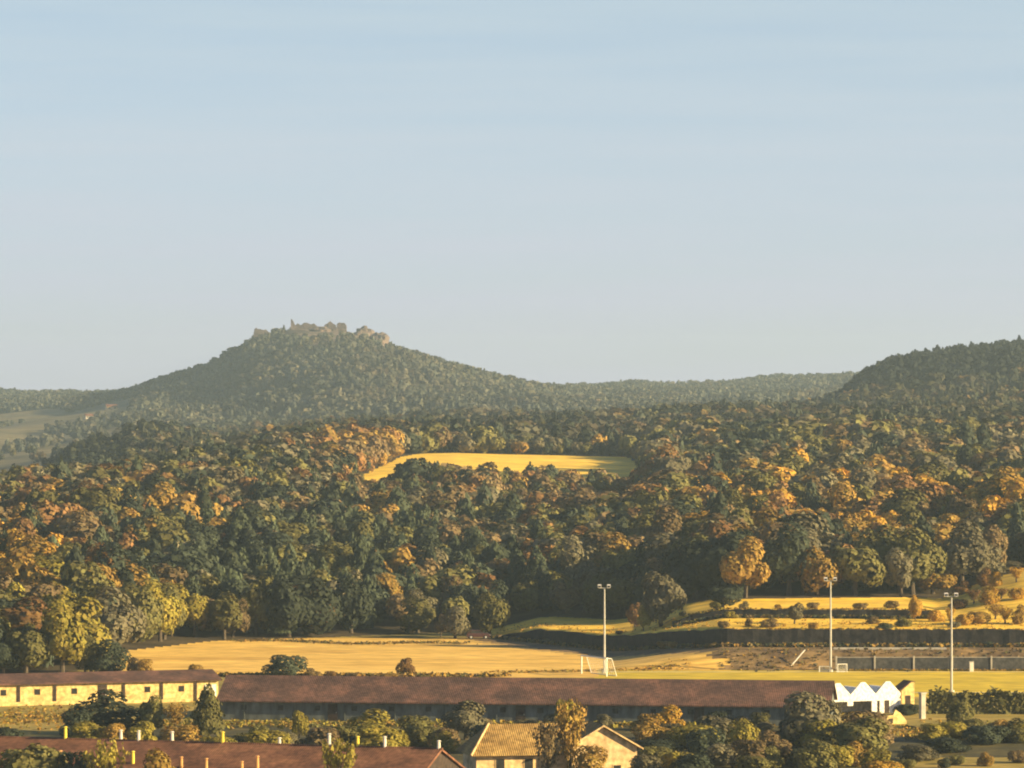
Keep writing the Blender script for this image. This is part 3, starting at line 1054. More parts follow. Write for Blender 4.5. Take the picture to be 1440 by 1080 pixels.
MB().tube((-13.7, 0.9, 2.56), (-11.0, 5.1, 5.5), 0.12, 0.12, 6).obj('hip_ridge', M_PEACH, r4)
MB().prism([(-4.2, 3.0), (0, 5.42), (4.2, 3.0), (4.2, 3.16), (0, 5.6), (-4.2, 3.16)], -0.46, -0.4).obj('barge_board', M_PEACH, r4)
window(r4, 1.5, 0.5, 0.8, 0.9, M_PEACH)
for x in (-10.5, -7.5):
    window(r4, x, 0.9, 0.9, 1.2, M_PEACH, 1.6)

# the white sheds with three gables
th = R(20)
th = R(27)
r5 = thing('shed', 'white open fronted shed with three pointed gables in a row', 'shed', ((1161 - 720) / FPX * 526, 526, 0), th)
BW = 3.62
r5.scale = (1, 1, 1.14)
wl = MB()
for k in range(3):
    x0 = BW * k
    wl.prism([(x0, 1.42), (x0 + BW, 1.42), (x0 + BW, 2.15), (x0 + BW / 2 + 0.3, 3.45), (x0 + BW / 2 - 0.3, 3.45), (x0, 2.15)], 0, 0.22)
for xa, xb, z in ((0, 0.75, -0.3), (BW - 0.45, BW + 0.35, 0.95), (2 * BW - 0.55, 2 * BW + 0.2, -0.3), (2 * BW + 0.62, 2 * BW + 1.25, -0.3), (2 * BW + 2.0, 3 * BW, -0.3)):
    wl.box(xa, xb, 0.003, 0.217, z, 1.42)
wl.box(-0.002, 0.2, 0.222, 4.4, -0.3, 1.6).box(3 * BW - 0.2, 3 * BW + 0.002, 0.222, 4.4, -0.3, 1.6).box(0, 3 * BW, 4.4, 4.6, -0.3, 1.6)
wl.obj('wall', M_WHITE, r5)
rf = MB()
for k in range(3):
    x0 = BW * k
    c = x0 + BW / 2
    rf.prism([(x0 + 0.02, 1.56), (c - 0.25, 2.72), (c + 0.25, 2.72), (x0 + BW - 0.02, 1.56), (x0 + BW - 0.02, 1.66), (c + 0.2, 2.84), (c - 0.2, 2.84), (x0 + 0.02, 1.66)], 0.225, 4.35)
rf.obj('roof', M_WHITE, r5)
MB().box(2 * BW + 1.25, 2 * BW + 2.0, 0.06, 0.14, -0.1, 1.40).obj('door', M_DARKWOOD, r5)
MB().box(0.78, BW - 0.48, 1.6, 1.75, -0.2, 0.75).obj('trough', M_DARKWOOD, r5)

r6 = thing('hut', 'small cream hut with a slanting top right of the white shed', 'hut', ((1268 - 720) / FPX * 534, 534, 0), R(20))
MB().prism([(0, -0.3), (1.75, -0.3), (1.75, 3.45), (1.35, 3.55), (0, 2.55)], 0, 2.2).obj('wall', M_CREAM, r6)
MB().prism([(-0.15, 2.50), (1.4, 3.60), (1.9, 3.50), (1.9, 3.6), (1.4, 3.72), (-0.15, 2.62)], 0.08, 2.4).obj('roof', M_ROOF_A, r6)
MB().box(0.5, 1.2, -0.05, 0.04, -0.1, 1.9).obj('door', M_DARKWOOD, r6)
r7 = thing('gate_pillar', 'tall pale concrete pillar at the end of the long hedge', 'pillar', ((1297 - 720) / FPX * 521, 521, 0), R(25))
MB().box(-0.3, 0.3, -0.3, 0.3, -0.3, 3.0).obj('shaft', M_CONC, r7)
MB().box(-0.38, 0.38, -0.38, 0.38, 3.0, 3.2).obj('cap', M_CONC, r7)
r8 = thing('wall', 'low broken cream garden wall in front of the white shed', 'wall', ((1247 - 720) / FPX * 512, 512, 0), R(24))
MB().prism([(0, -0.3), (2.7, -0.3), (2.7, 0.35), (1.9, 1.3), (1.2, 1.75), (0.9, 1.1), (0, 1.0)], 0, 0.35).obj('wall_face', M_CREAM, r8)
MB().box(0.25, 0.85, -0.03, 0.02, 0.1, 0.7).obj('hatch', M_DARKWOOD, r8)


# ------------------------------------------------------------------ sports ground
def mast(u, Yb, vtop, label):
    p = at(u, Yb)
    H = EYE - (vtop - 550) * Yb / FPX - p.z
    r = thing('floodlight_mast', label, 'floodlight', p, 0, 'floodlight masts round the pitch')
    MB().tube((0, 0, -0.3), (0, 0, H * 0.5), 0.17, 0.14, 10).tube((0, 0, H * 0.5), (0, 0, H), 0.14, 0.09, 10).obj('pole', M_POLE, r)
    MB().tube((0, 0, -0.1), (0, 0, 0.35), 0.42, 0.38, 10).obj('base', M_CONC, r)
    MB().box(-0.85, 0.75, -0.05, 0.05, H - 0.12, H - 0.03).obj('crossarm', M_POLE, r)
    for sx in (-0.70, 0.62):
        lp = MB().prism_x([(-0.22, H - 0.05), (0.12, H + 0.05), (0.16, H + 0.42), (-0.16, H + 0.34)], sx - 0.25, sx + 0.25).obj('lamp', M_LAMP, r)
        MB().add([(sx - 0.2, -0.222, H + 0.0), (sx + 0.2, -0.222, H + 0.0), (sx + 0.2, -0.182, H + 0.27), (sx - 0.2, -0.182, H + 0.27)], [(0, 1, 2, 3)]).obj('lamp_glass', M_GLASS, lp)
    return r


mast(850, 605, 826, 'floodlight mast beside the large white goal')
mast(1168, 608, 816, 'tallest looking floodlight mast, standing behind the small white goals')
mast(1338, 566, 838, 'floodlight mast on the near touchline, furthest right of the three')


def goal(u, Y, ang, wd, ht, dp, rad, label, group=None):
    r = thing('goal', label, 'goal', at(u, Y), ang, group)
    for x in (0, wd):
        MB().tube((x, 0, -0.1), (x, 0, ht), rad, rad, 8).obj('post', M_GOAL, r)
    MB().tube((-rad, 0, ht), (wd + rad, 0, ht), rad, rad, 8).obj('crossbar', M_GOAL, r)
    mb = MB()
    for x in (0, wd):
        mb.path([(x, 0, ht), (x, dp * 0.5, ht * 0.97), (x, dp, 0.05)], [rad * 0.5] * 3, 6)
    mb.tube((0, dp, 0.05), (wd, dp, 0.05), rad * 0.5, rad * 0.5, 6)
    mb.obj('frame', M_GOAL, r)
    mb = MB()
    for k in range(13):
        x = wd * k / 12
        mb.path([(x, 0, ht), (x, dp * 0.5, ht * 0.97), (x, dp, 0.05)], [0.012] * 3, 3)
    for k in range(1, 9):
        t_ = k / 9
        y_ = dp * (0.5 + 0.5 * t_)
        mb.tube((0, y_, ht * 0.97 * (1 - t_) + 0.05), (wd, y_, ht * 0.97 * (1 - t_) + 0.05), 0.012, 0.012, 3)
    mb.obj('net', M_GOAL, r)
    return r


# the goal line runs away from the camera: near post right, far post left
g0 = at(853, 598)
goal(853, 598, math.atan2(6.2, -3.4), 7.1, 2.55, -1.6, 0.11, 'large white football goal on the stubble edge beside a mast')
goal(1178, 607, R(12), 1.35, 1.15, 0.8, 0.06, 'small white goal just right of the middle mast', 'small goals by the middle mast')
goal(1152, 607.5, R(-8), 1.5, 0.8, 0.7, 0.06, 'small low white goal just left of the middle mast', 'small goals by the middle mast')

# windbreak fence behind the pitch
fa, fb = (1176 - 720) / FPX * 610.6, 86.0
fr = thing('fence', 'dark windbreak fence with pale posts along the far touchline', 'fence', (fa, 610.6, 0))
px = [0.0, 5.5, 11.1, 16.6, 22.2, 27.6, 33.0, fb - fa]
for x in px:
    MB().box(x - 0.11, x + 0.11, -0.12, 0.12, -0.2, 2.1).obj('post', M_CONC, fr)
for a, b in zip(px[:-1], px[1:]):
    MB().box(a + 0.13, b - 0.13, -0.03, 0.03, 0.12, 1.85).obj('panel', M_NETDARK, fr)
MB().box(0, fb - fa, 0.05, 0.10, 1.87, 1.95).obj('rail', M_CONC, fr)

kb = thing('kerb', 'pale concrete edging along the top of the earth bank', 'kerb', ((1172 - 720) / FPX * 619.5, 619.5, 2.5))
MB().box(0, 16.4, 0, 0.35, -0.4, 0.28).obj('edging', M_CONC, kb)
lp = thing('leaning_pole', 'pale pole leaning against the earth bank', 'pole', at(1112, 613.5))
MB().tube((0, 0, -0.1), (2.1, 0.9, 2.2), 0.10, 0.08, 7).obj('pole_shaft', M_GOAL, lp)
bx = thing('cabinet', 'white upright cabinet standing before the windbreak fence', 'cabinet', at(1366, 609.2))
MB().box(-0.3, 0.3, -0.25, 0.25, 0, 1.35).obj('body', M_GOAL, bx)
MB().box(-0.34, 0.34, -0.3, 0.3, 1.35, 1.43).obj('roof', M_CONC, bx)
MB().box(-0.24, 0.24, -0.275, -0.253, 0.12, 1.25).obj('door', M_GOAL, bx)


# terrace walls
def terrace_wall(us, Yfun, label, h_extra):
    rt = np.random.default_rng(int(us[0]))
    u0 = us[0]
    X0, Y0 = (u0 - 720) / FPX * float(Yfun(u0)), float(Yfun(u0))
    r = thing('terrace_wall', label, 'terrace wall', (X0, Y0, 0), 0, 'dark terrace walls')
    mb = MB()
    n = int((us[1] - us[0]) / 9)
    pts = []
    for k in range(n + 1):
        u = us[0] + (us[1] - us[0]) * k / n
        Y = float(Yfun(u))
        X = (u - 720) / FPX * Y
        zt = gz(X, Y + 7.2) + h_extra + rt.uniform(-0.14, 0.14)
        zb = gz(X, Y - 2.0) - 0.4
        pts.append((X - X0, Y - Y0 + rt.uniform(-0.08, 0.08), zb, max(zt, zb + 0.6)))
    for a, b in zip(pts[:-1], pts[1:]):
        v_ = [(a[0], a[1] - 0.55, a[2]), (b[0], b[1] - 0.55, b[2]), (b[0], b[1] - 0.25, b[3]), (a[0], a[1] - 0.25, a[3]),
              (a[0], a[1] + 0.3, a[2]), (b[0], b[1] + 0.3, b[2]), (b[0], b[1] + 0.3, b[3]), (a[0], a[1] + 0.3, a[3])]
        mb.add(v_, [(0, 1, 2, 3), (3, 2, 6, 7), (5, 4, 7, 6), (4, 0, 3, 7), (1, 5, 6, 2)])
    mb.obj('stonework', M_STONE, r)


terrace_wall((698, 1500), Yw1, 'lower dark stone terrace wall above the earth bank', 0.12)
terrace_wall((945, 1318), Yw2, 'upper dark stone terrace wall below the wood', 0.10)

# the parked car at the wood's edge
cp = at(672, 689)
car = thing('parked_car', "small maroon car parked under the round tree at the field's edge", 'car', cp, R(8))
prof = [(-1.85, 0.32), (1.85, 0.32), (1.9, 0.62), (1.75, 0.86), (0.85, 0.95), (0.25, 1.42), (-1.2, 1.45), (-1.75, 0.98), (-1.9, 0.75)]
MB().prism(prof, -0.8, 0.8).obj('body', M_CARRED, car)
for y0, y1 in ((-0.815, -0.803), (0.803, 0.815)):
    MB().prism([(-1.5, 0.97), (0.7, 0.97), (0.2, 1.36), (-1.1, 1.38)], y0, y1).obj('window', M_GLASS, car)
for x in (-1.2, 1.2):
    for y in (-0.82, 0.62):
        wh = MB().tube((x, y, 0.32), (x, y + 0.2, 0.32), 0.32, 0.32, 14).obj('wheel', M_TYRE, car)
        MB().tube((x, y - 0.012, 0.32), (x, y + 0.212, 0.32), 0.17, 0.17, 10).obj('rim', M_POLE, wh)
for y in (-0.6, 0.4):
    MB().box(1.86, 1.915, y, y + 0.25, 0.60, 0.74).obj('headlight', M_GOAL, car)

# hedge at the right
hr = np.random.default_rng(31)
n = 2600
q = hr.uniform(0, 1, (n, 3))
hl = 21.0
face = hr.integers(0, 5, n)
Pv = np.stack([q[:, 0] * hl, (q[:, 1] - 0.5) * 1.9, q[:, 2] * 2.3], -1)
Nv = np.zeros((n, 3))
f0, f1, f2 = face < 2, (face == 2) | (face == 3), face == 4
Pv[f0, 1], Nv[f0, 1] = -0.95, -1
Pv[f1, 2], Nv[f1, 2] = 2.3, 1
Pv[f2, 1], Nv[f2, 1] = 0.95, 1
Pv[:, 2] *= 1 + 0.14 * np.sin(Pv[:, 0] * 1.3) * np.sin(Pv[:, 0] * 0.47 + 1) + 0.08 * hr.normal(size=n)
Pv += hr.normal(size=(n, 3)) * 0.12
Nv += 0.45 * hr.normal(size=(n, 3))
Nv /= np.linalg.norm(Nv, axis=1)[:, None]
hroot = thing('hedge', 'long clipped green hedge below the near touchline of the pitch', 'hedge', ((1306 - 720) / FPX * 530, 530, 0), R(-3))
o = bpy.data.objects.new('foliage', np_mesh('foliage', cards(Pv, Nv, hr.uniform(0.16, 0.34, n), hr), 4, [LEAF['olive']]))
COL.objects.link(o)
o.parent = hroot
mb = MB()
for k in range(20):
    mb.path([(0.5 + k * 1.05, 0, -0.1), (0.5 + k * 1.05 + 0.1, 0.1, 1.0), (0.6 + k * 1.05, -0.1, 2.0)], [0.06, 0.045, 0.02], 5)
mb.obj('stems', BARK, hroot)


# ------------------------------------------------------------------ castle and hill buildings
def block(mb, rr, x0, x1, y0, y1, z0, tops, mi=0):
    """ruined wall: ragged top line over x0..x1"""
    n = len(tops) - 1
    pts = [(x0, z0), (x1, z0)]
    for k in range(n, -1, -1):
        pts.append((x0 + (x1 - x0) * k / n, tops[k] + rr.uniform(-0.25, 0.25)))
    mb.prism(pts, y0, y1, mi)


cr = np.random.default_rng(8)
CY = 3286.0
KM = CY / FPX            # metres per picture pixel up there
c0 = at(430, CY)


def cz(v): return EYE - (v - 550) * KM - c0.z


def cx(u): return (u - 430) * KM


cas = thing('castle_ruin', 'ruined stone castle crowning the highest hill', 'castle', c0)
mb = MB()
block(mb, cr, cx(409), cx(414.5), 0, 4, -6, [cz(448), cz(451), cz(457)])
mb.obj('tower', M_PALESTONE, cas)
mb = MB()
block(mb, cr, cx(414), cx(446), 1, 3, -6, [cz(458), cz(454.5), cz(457), cz(453.5), cz(454), cz(456), cz(455), cz(459)])
mb.obj('curtain_wall', M_PALESTONE, cas)
mb = MB()
block(mb, cr, cx(446), cx(474), -2.5, 4, -9, [cz(461), cz(460), cz(459.5), cz(460)])
block(mb, cr, cx(456), cx(472), 0, 9, -9, [cz(457), cz(455), cz(451.5), cz(454.5), cz(457)])
mb.obj('keep', M_PALESTONE, cas)
mb = MB()
block(mb, cr, cx(473.5), cx(487), 2, 9, -9, [cz(455), cz(453), cz(454), cz(453.5), cz(458)])
mb.obj('chapel_wall', M_PALESTONE, cas)
mb = MB()
block(mb, cr, cx(440), cx(500), -6, -4, -14, [cz(466), cz(465.5), cz(467), cz(466), cz(468), cz(470)])
mb.obj('rampart', M_CLIFF, cas)
for u_, v_ in ((451, 464), (461, 457.5), (468, 464)):
    MB().box(cx(u_) - 0.5, cx(u_) + 0.5, -2.56 if v_ > 460 else -0.06, -2.45 if v_ > 460 else 0.05, cz(v_) - 0.9, cz(v_) + 0.9).obj('window', M_GLASS, cas)
c1 = at(368, CY)
ou = thing('watchtower_ruin', 'broken stone outwork at the left end of the castle crest', 'ruin', c1)
mb = MB()
zz = lambda v: EYE - (v - 550) * KM - c1.z
block(mb, cr, -6.2, 5.5, 0, 4, -6, [zz(467), zz(463), zz(462), zz(464), zz(463), zz(467)])
mb.obj('wall', M_PALESTONE, ou)
mb = MB()
block(mb, cr, -6.0, -2.6, 4.05, 7, -6, [zz(462.5), zz(461), zz(464)])
mb.obj('turret', M_PALESTONE, ou)


def rock(u, Y, sx, sy, sz, seed, label, dz=0):
    rr = np.random.default_rng(seed)
    import bmesh
    bm = bmesh.new()
    bmesh.ops.create_icosphere(bm, subdivisions=3, radius=1.0)
    ph = rr.uniform(0, 6.28, 12)
    for v_ in bm.verts:
        c = v_.co
        f = 1 + 0.16 * math.sin(5 * c.x + ph[0]) * math.sin(4 * c.z + ph[1]) + 0.12 * math.sin(9 * c.y + 6 * c.x + ph[2]) + 0.10 * math.sin(13 * c.z + ph[3]) + rr.uniform(-0.06, 0.06)
        v_.co = Vector((c.x * sx * f, c.y * sy * f, c.z * sz * f))
    me = bpy.data.meshes.new('rock')
    bm.to_mesh(me)
    bm.free()
    me.materials.append(M_CLIFF)
    o = bpy.data.objects.new('rock', me)
    COL.objects.link(o)
    o.location = at(u, Y, dz)
    tag(o, label, 'rock', 'crags of the castle hill')


rock(512, 3278, 7.5, 7, 7.5, 1, 'broad pinkish crag just right of the castle ruin')
rock(533, 3262, 8.5, 8, 9, 2, 'largest pinkish crag below the right shoulder of the castle crest', -2)
rock(528, 3225, 6.5, 5, 5, 3, 'pale low rock face under the pinkish crags', -1)
rock(505, 3240, 5.5, 5, 5, 4, 'small crag between the castle rampart and the pale rock face', -1)
rock(450, 3262, 8.0, 4, 4.5, 5, 'pinkish bluff directly beneath the castle rampart', -1)


def far_house(u, Y, L, D, eave, ridge, label, ang=0.3, tower=None, wm=M_WHITE):
    p = at(u, Y)
    r = thing('farmhouse', label, 'house', p, ang)
    MB().prism_x([(0, -2), (D, -2), (D, eave), (D / 2, ridge), (0, eave)], -L / 2, L / 2).obj('wall', wm, r)
    MB().prism_x([(-0.4, eave - 0.1), (D / 2, ridge + 0.05), (D + 0.4, eave - 0.1), (D + 0.4, eave + 0.15), (D / 2, ridge + 0.3), (-0.4, eave + 0.15)], -L / 2 - 0.3, L / 2 + 0.3).obj('roof', M_ROOF_B, r)
    for x in (-L / 4, L / 4):
        MB().box(x - 0.5, x + 0.5, -0.06, 0.05, eave * 0.35, eave * 0.75).obj('window', M_GLASS, r)
    if tower:
        MB().box(L / 2 + 0.3, L / 2 + 0.3 + tower[0], 0.3, 0.3 + tower[0], -2, tower[1]).obj('tower', wm, r)


far_house(126, 2930, 5.4, 4, 2.0, 3.0, 'tiny pale farmhouse on the meadow hillside at the far left', 0.35, wm=M_CONC)
far_house(158, 3040, 8.0, 5, 2.2, 3.6, 'low pinkish farmhouse at the top of the pale meadow', 0.3, wm=M_PEACH)
far_house(1172, 2080, 8.5, 5, 2.6, 4.0, 'pale house with a small tower in the clearing below the right hill', 0.35, (2.0, 7.0))


# ------------------------------------------------------------------ single trees and shrubs
def T(u, vt, Y, wpx, kind, sp, label, i=None, group=None, lean=None):
    p = at(u, Y, -0.05)
    h = EYE - (vt - 550) * Y / FPX - p.z
    return plant(kind, p, max(h, 0.6), wpx * Y / FPX, sp, label, group, i, lean=lean)


GF, GG, GT = "trees and shrubs of the field's edge", 'garden trees and shrubs between the barns', 'trees and shrubs on the terraces'
for a in (
    (398, 917, 597, 68, 'bush', 'dark', 'dark dome shaped bush at the near edge of the stubble field', 0, GF),
    (567, 924, 600, 27, 'broad', 'rust', 'small rust brown tree leaning over the maroon barn roof', 1, GF, 0.25),
    (640, 851, 690, 50, 'broad', 'grey', 'round grey brown tree directly left of the parked car', 2, GF),
    (689, 834, 697, 56, 'broad', 'olive', 'round olive tree directly right of the parked car', 3, GF),
    (620, 868, 694, 24, 'broad', 'brown', 'slim brown tree left of the round grey brown tree', 4, GF),
    (88, 856, 603, 78, 'broad', 'ygreen', 'broad yellow green tree above the cream barn roof', 4, GF),
    (36, 878, 602, 80, 'broad', 'olive', 'wide olive tree left of the broad yellow green tree', 5, GF),
    (150, 902, 605, 64, 'bush', 'dark', 'dark bushy tree at the left corner of the stubble field', 1, GF),
    (5, 905, 600, 50, 'broad', 'dark', 'dark tree cut by the photo edge above the cream barn', 6, GF),
    (120, 890, 606, 40, 'broad', 'olive', 'small olive tree between yellow green tree and stubble corner', 3, GF),
    (205, 925, 601, 26, 'bush', 'ochre', 'small ochre shrub at the left corner of the stubble field', 2, GF),
    (274, 929, 600, 24, 'bush', 'ochre', 'low ochre shrub on the stubble above the cream barn end', 3, GF),
    (188, 921, 603, 22, 'bush', 'brown', 'low brown shrub beside the dark corner tree', 0, GF),
    (438, 940, 597, 26, 'bush', 'brown', 'low brown shrub just right of the dark dome bush', 1, GF),
    (464, 943, 597, 20, 'bush', 'rust', 'smallest rust shrub on the stubble edge above the long barn', 2, GF),
    (495, 944, 597, 22, 'bush', 'brown', 'low brown shrub left of the leaning rust tree', 3, GF),
    (545, 946, 597, 30, 'bush', 'ochre', 'flat ochre shrub at the foot of the leaning rust tree', 0, GF),
    (930, 803, 662, 72, 'broad', 'grey', 'broad grey brown tree on the lower terrace, tallest there', 2, GT),
    (905, 856, 660, 22, 'broad', 'ygreen', 'yellow green sapling at the left foot of the broad terrace tree', 4, GT),
    (893, 848, 675, 30, 'broad', 'rust', 'rust sapling left of the yellow green sapling', 1, GT),
    (1016, 822, 656, 60, 'broad', 'dark', 'dark tree at the left end of the upper terrace', 5, GT),
    (1028, 858, 652, 20, 'bush', 'ygreen', 'yellow green shrub under the dark terrace tree', 0, GT),
    (1052, 868, 636, 12, 'bush', 'brown', 'tiny brown shrub on the lower terrace right of the dark tree', 1, GT),
    (1117, 850, 640, 30, 'broad', 'grey', 'small grey tree on the lower terrace before the middle mast', 0, GT),
    (1228, 866, 640, 22, 'bush', 'brown', 'round brown shrub on the lower terrace past the middle mast', 2, GT),
    (1287, 838, 648, 20, 'broad', 'gold', 'slim golden tree where the upper terrace ends', 3, GT),
    (1312, 796, 700, 70, 'broad', 'ochre', "ochre tree at the wood's edge above the third mast", 4, GT),
    (1250, 790, 706, 80, 'broad', 'grey', "wide grey brown tree at the wood's edge above the upper terrace", 6, GT),
    (1200, 795, 700, 66, 'broad', 'dark', "dark round tree at the wood's edge by the middle mast", 1, GT),
    (1402, 790, 716, 80, 'broad', 'grey', 'grey brown tree above the golden bank, near the photo edge', 0, GT),
    # between the barns
    (155, 974, 498, 112, 'bush', 'dark', 'large dark bushy tree in front of the cream barn', 1, GG),
    (108, 996, 492, 56, 'bush', 'dark', 'smaller dark bush at the left side of the large dark bushy tree', 2, GG),
    (214, 982, 494, 44, 'broad', 'olive', 'olive tree right of the large dark bushy tree', 0, GG),
    (246, 988, 500, 44, 'sparse', 'ochre', 'twiggy ochre tree before the cream barn wall', 0, GG),
    (292, 960, 492, 62, 'cone', 'olive', 'green cone shaped tree at the end of the cream barn', 0, GG),
    (364, 1012, 486, 34, 'bush', 'olive', 'small olive bush behind the near roof, left of the yellow green sapling', 3, GG),
    (421, 998, 492, 28, 'broad', 'ygreen', 'yellow green sapling before the shaded wall', 2, GG),
    (452, 1022, 482, 44, 'bush', 'dark', 'low dark bush right of the yellow green sapling', 0, GG),
    (525, 1000, 485, 82, 'bush', 'ygreen', 'wide yellow green bush before the shaded wall', 1, GG),
    (582, 1004, 484, 62, 'bush', 'olive', 'olive bush right of the wide yellow green bush', 2, GG),
    (655, 987, 490, 74, 'broad', 'grey', 'grey brown tree with a pale top left of the peach house', 6, GG),
    (688, 1006, 472, 62, 'bush', 'dark', 'dark bush against the left hip of the peach house', 3, GG),
    (625, 1020, 478, 44, 'bush', 'brown', 'brown bush under the grey brown tree', 0, GG),
    (495, 1024, 478, 50, 'bush', 'dark', 'dark bush below the wide yellow green bush', 1, GG),
    (802, 984, 431, 62, 'sparse', 'ochre', 'tall twiggy ochre tree in front of the peach house', 1, GG),
    (770, 1012, 430, 56, 'sparse', 'brown', 'twiggy rust tree covering the middle of the peach house roof', 2, GG),
    (797, 976, 468, 40, 'broad', 'ygreen', 'yellow topped tree rising behind the peach house roof', 5, GG),
    (830, 1045, 429, 64, 'bush', 'ochre', 'ochre shrub below the peach gable', 2, GG),
    (938, 997, 490, 56, 'broad', 'gold', 'bright golden tree before the long shaded wall', 4, GG),
    (925, 1034, 474, 76, 'bush', 'dark', 'dark bush at the foot of the golden tree', 3, GG),
    (1000, 1018, 462, 74, 'bush', 'dark', 'deep green bush right of the golden tree', 0, GG),
    (1046, 1012, 472, 50, 'broad', 'ygreen', 'yellow green tree between deep green bush and brown bush', 3, GG),
    (1082, 1030, 457, 66, 'bush', 'brown', 'brown bush in the garden right of the yellow green tree', 1, GG),
    (1138, 970, 482, 98, 'broad', 'grey', 'tall grey brown tree left of the white shed', 2, GG),
    (1150, 1040, 448, 70, 'bush', 'olive', 'olive bush at the foot of the tall grey brown tree', 2, GG),
    (1206, 1014, 458, 100, 'broad', 'olive', 'big olive tree below the white shed', 0, GG),
    (1238, 1060, 437, 66, 'bush', 'gold', 'golden shrub at the bottom edge below the big olive tree', 3, GG),
    (905, 1056, 436, 58, 'bush', 'grey', 'grey bush at the right corner of the peach gable', 0, GG),
    (975, 1062, 434, 80, 'bush', 'dark', 'dark bush at the bottom edge right of the peach house', 1, GG),
    (1060, 1060, 433, 80, 'bush', 'olive', 'olive bush at the bottom edge below the brown bush', 2, GG),
    (1350, 982, 505, 48, 'broad', 'olive', 'olive tree standing before the long hedge', 1, GG),
    (1384, 1012, 484, 70, 'bush', 'dark', 'dark bush below the hedge, right of the olive tree', 3, GG),
    (1330, 1034, 472, 66, 'bush', 'dark', 'dark bush below the olive tree by the hedge', 0, GG),
    (1430, 1012, 486, 56, 'bush', 'olive', 'olive bush at the photo edge below the hedge', 1, GG),
    (1290, 1046, 462, 64, 'bush', 'grey', 'grey brown bush right of the big olive tree', 2, GG),
    (1275, 985, 527, 40, 'bush', 'dark', 'dark bush filling the gap right of the white shed', 3, GG),
    (8, 1018, 470, 60, 'bush', 'dark', 'dark bush in the bottom left corner behind the near barn', 0, GG),
    (40, 1040, 403, 118, 'broad', 'olive', 'olive tree hiding the left end of the near barn', 5, GG),
    (104, 1052, 401, 76, 'bush', 'dark', 'dark bush before the near barn roof', 2, GG),
    (150, 1040, 399, 66, 'sparse', 'ygreen', 'thin yellow green tree before the near barn roof', 0, GG),
    (222, 1052, 397, 74, 'broad', 'ochre', 'ochre tree before the near barn roof', 2, GG),
    (476, 1036, 390, 62, 'sparse', 'ygreen', 'thin yellow green tree before the right half of the near roof', 2, GG),
):
    T(*a)

# the unkempt shrubs that fill the gardens
gr = np.random.default_rng(21)
GROW = (('along the foot of the shaded wall', 505, 640, 1145, 9, 1.6, 2.6), ("behind the near barn's ridge", 474, 110, 640, 15, 2.2, 3.6),
        ('in the middle of the right gardens', 483, 900, 1240, 11, 2.4, 4.0), ('in the lower right gardens', 452, 910, 1250, 11, 2.2, 3.8),
        ('below the long hedge', 489, 1300, 1450, 5, 1.8, 2.8), ('along the bottom edge past the golden shrub', 455, 1270, 1440, 5, 1.2, 2.0))
for where, Yr, ua, ub, cnt, h0, h1 in GROW:
    for k in range(cnt):
        u_ = ua + (ub - ua) * (k + 0.5 + gr.uniform(-0.3, 0.3)) / cnt
        p = at(u_, Yr + gr.uniform(-5, 5), -0.05)
        sp = ('dark', 'olive', 'ygreen', 'olive', 'brown', 'ygreen', 'grey', 'olive', 'ochre')[int(gr.integers(9))]
        hh = gr.uniform(h0, h1)
        plant('bush', p, hh, hh * gr.uniform(1.2, 1.9), sp, '%s shrub from left in the row %s' % ((ORD[k] if k < len(ORD) and ORD[k] else ('first ' if k == 0 else 'last ')).strip(), where),
              'unkempt garden shrubs')

# shrubs along the terrace walls
wr = np.random.default_rng(44)
for wall, Yfn, ua, ub, cnt in (('lower', Yw1, 760, 1430, 11), ('upper', Yw2, 950, 1310, 9)):
    for k in range(cnt):
        u_ = ua + (ub - ua) * (k + 0.5 + wr.uniform(-0.45, 0.45)) / cnt
        sp = ('dark', 'brown', 'ochre', 'olive', 'grey', 'brown')[int(wr.integers(6))]
        hh = wr.uniform(0.6, 1.5)
        plant('bush', at(u_, float(Yfn(u_)) + (wr.uniform(2.5, 9) if wr.uniform() < 0.6 else -1.2), -0.05), hh, hh * wr.uniform(1.2, 2.4), sp,
              'low %s shrub, %s from left of those along the %s terrace wall' % (WORD[sp], (ORD[k] or 'first ').strip(), wall), 'shrubs along the terrace walls')

# rough grass and weeds along edges, walls and field margins
wg = np.random.default_rng(61)
gx, gy_, gs, gc = [], [], [], []
def weed_line(f, cnt, sx, sy, hh, cols):
    for k in range(cnt):
        u_, Y_ = f(wg.uniform())
        X_ = (u_ - 720) / FPX * Y_ + wg.normal() * sx
        gx.append(X_)
        gy_.append(Y_ + wg.normal() * sy)
        gs.append(hh * wg.uniform(0.4, 1.5))
        gc.append(SPEC[cols[int(wg.integers(len(cols)))]])
DRY = ('ochre', 'gold', 'ygreen', 'brown', 'ochre')
weed_line(lambda t: (330 + 320 * t, 682 - 8 * t + 3 * math.sin(9 * t)), 900, 0.8, 1.2, 0.28, ('brown', 'olive', 'ochre'))
weed_line(lambda t: (190 + 520 * t, 598), 900, 0.5, 1.0, 0.45, ('brown', 'ochre', 'ochre', 'olive'))
weed_line(lambda t: (700 + 260 * t, 606 + 8 * t), 500, 1.0, 1.0, 0.22, DRY)
weed_line(lambda t: (690 + 760 * t, float(Yw1(690 + 760 * t)) + 1.2), 900, 0.4, 0.7, 0.30, DRY)
weed_line(lambda t: (690 + 760 * t, float(Yw1(690 + 760 * t)) - 1.0), 1500, 0.4, 0.5, 0.5, ('brown', 'olive', 'dark', 'ochre'))
weed_line(lambda t: (950 + 370 * t, float(Yw2(950 + 370 * t)) + 1.2), 500, 0.4, 0.7, 0.28, DRY)
weed_line(lambda t: (950 + 370 * t, float(Yw2(950 + 370 * t)) - 1.0), 900, 0.4, 0.5, 0.45, ('brown', 'olive', 'dark'))
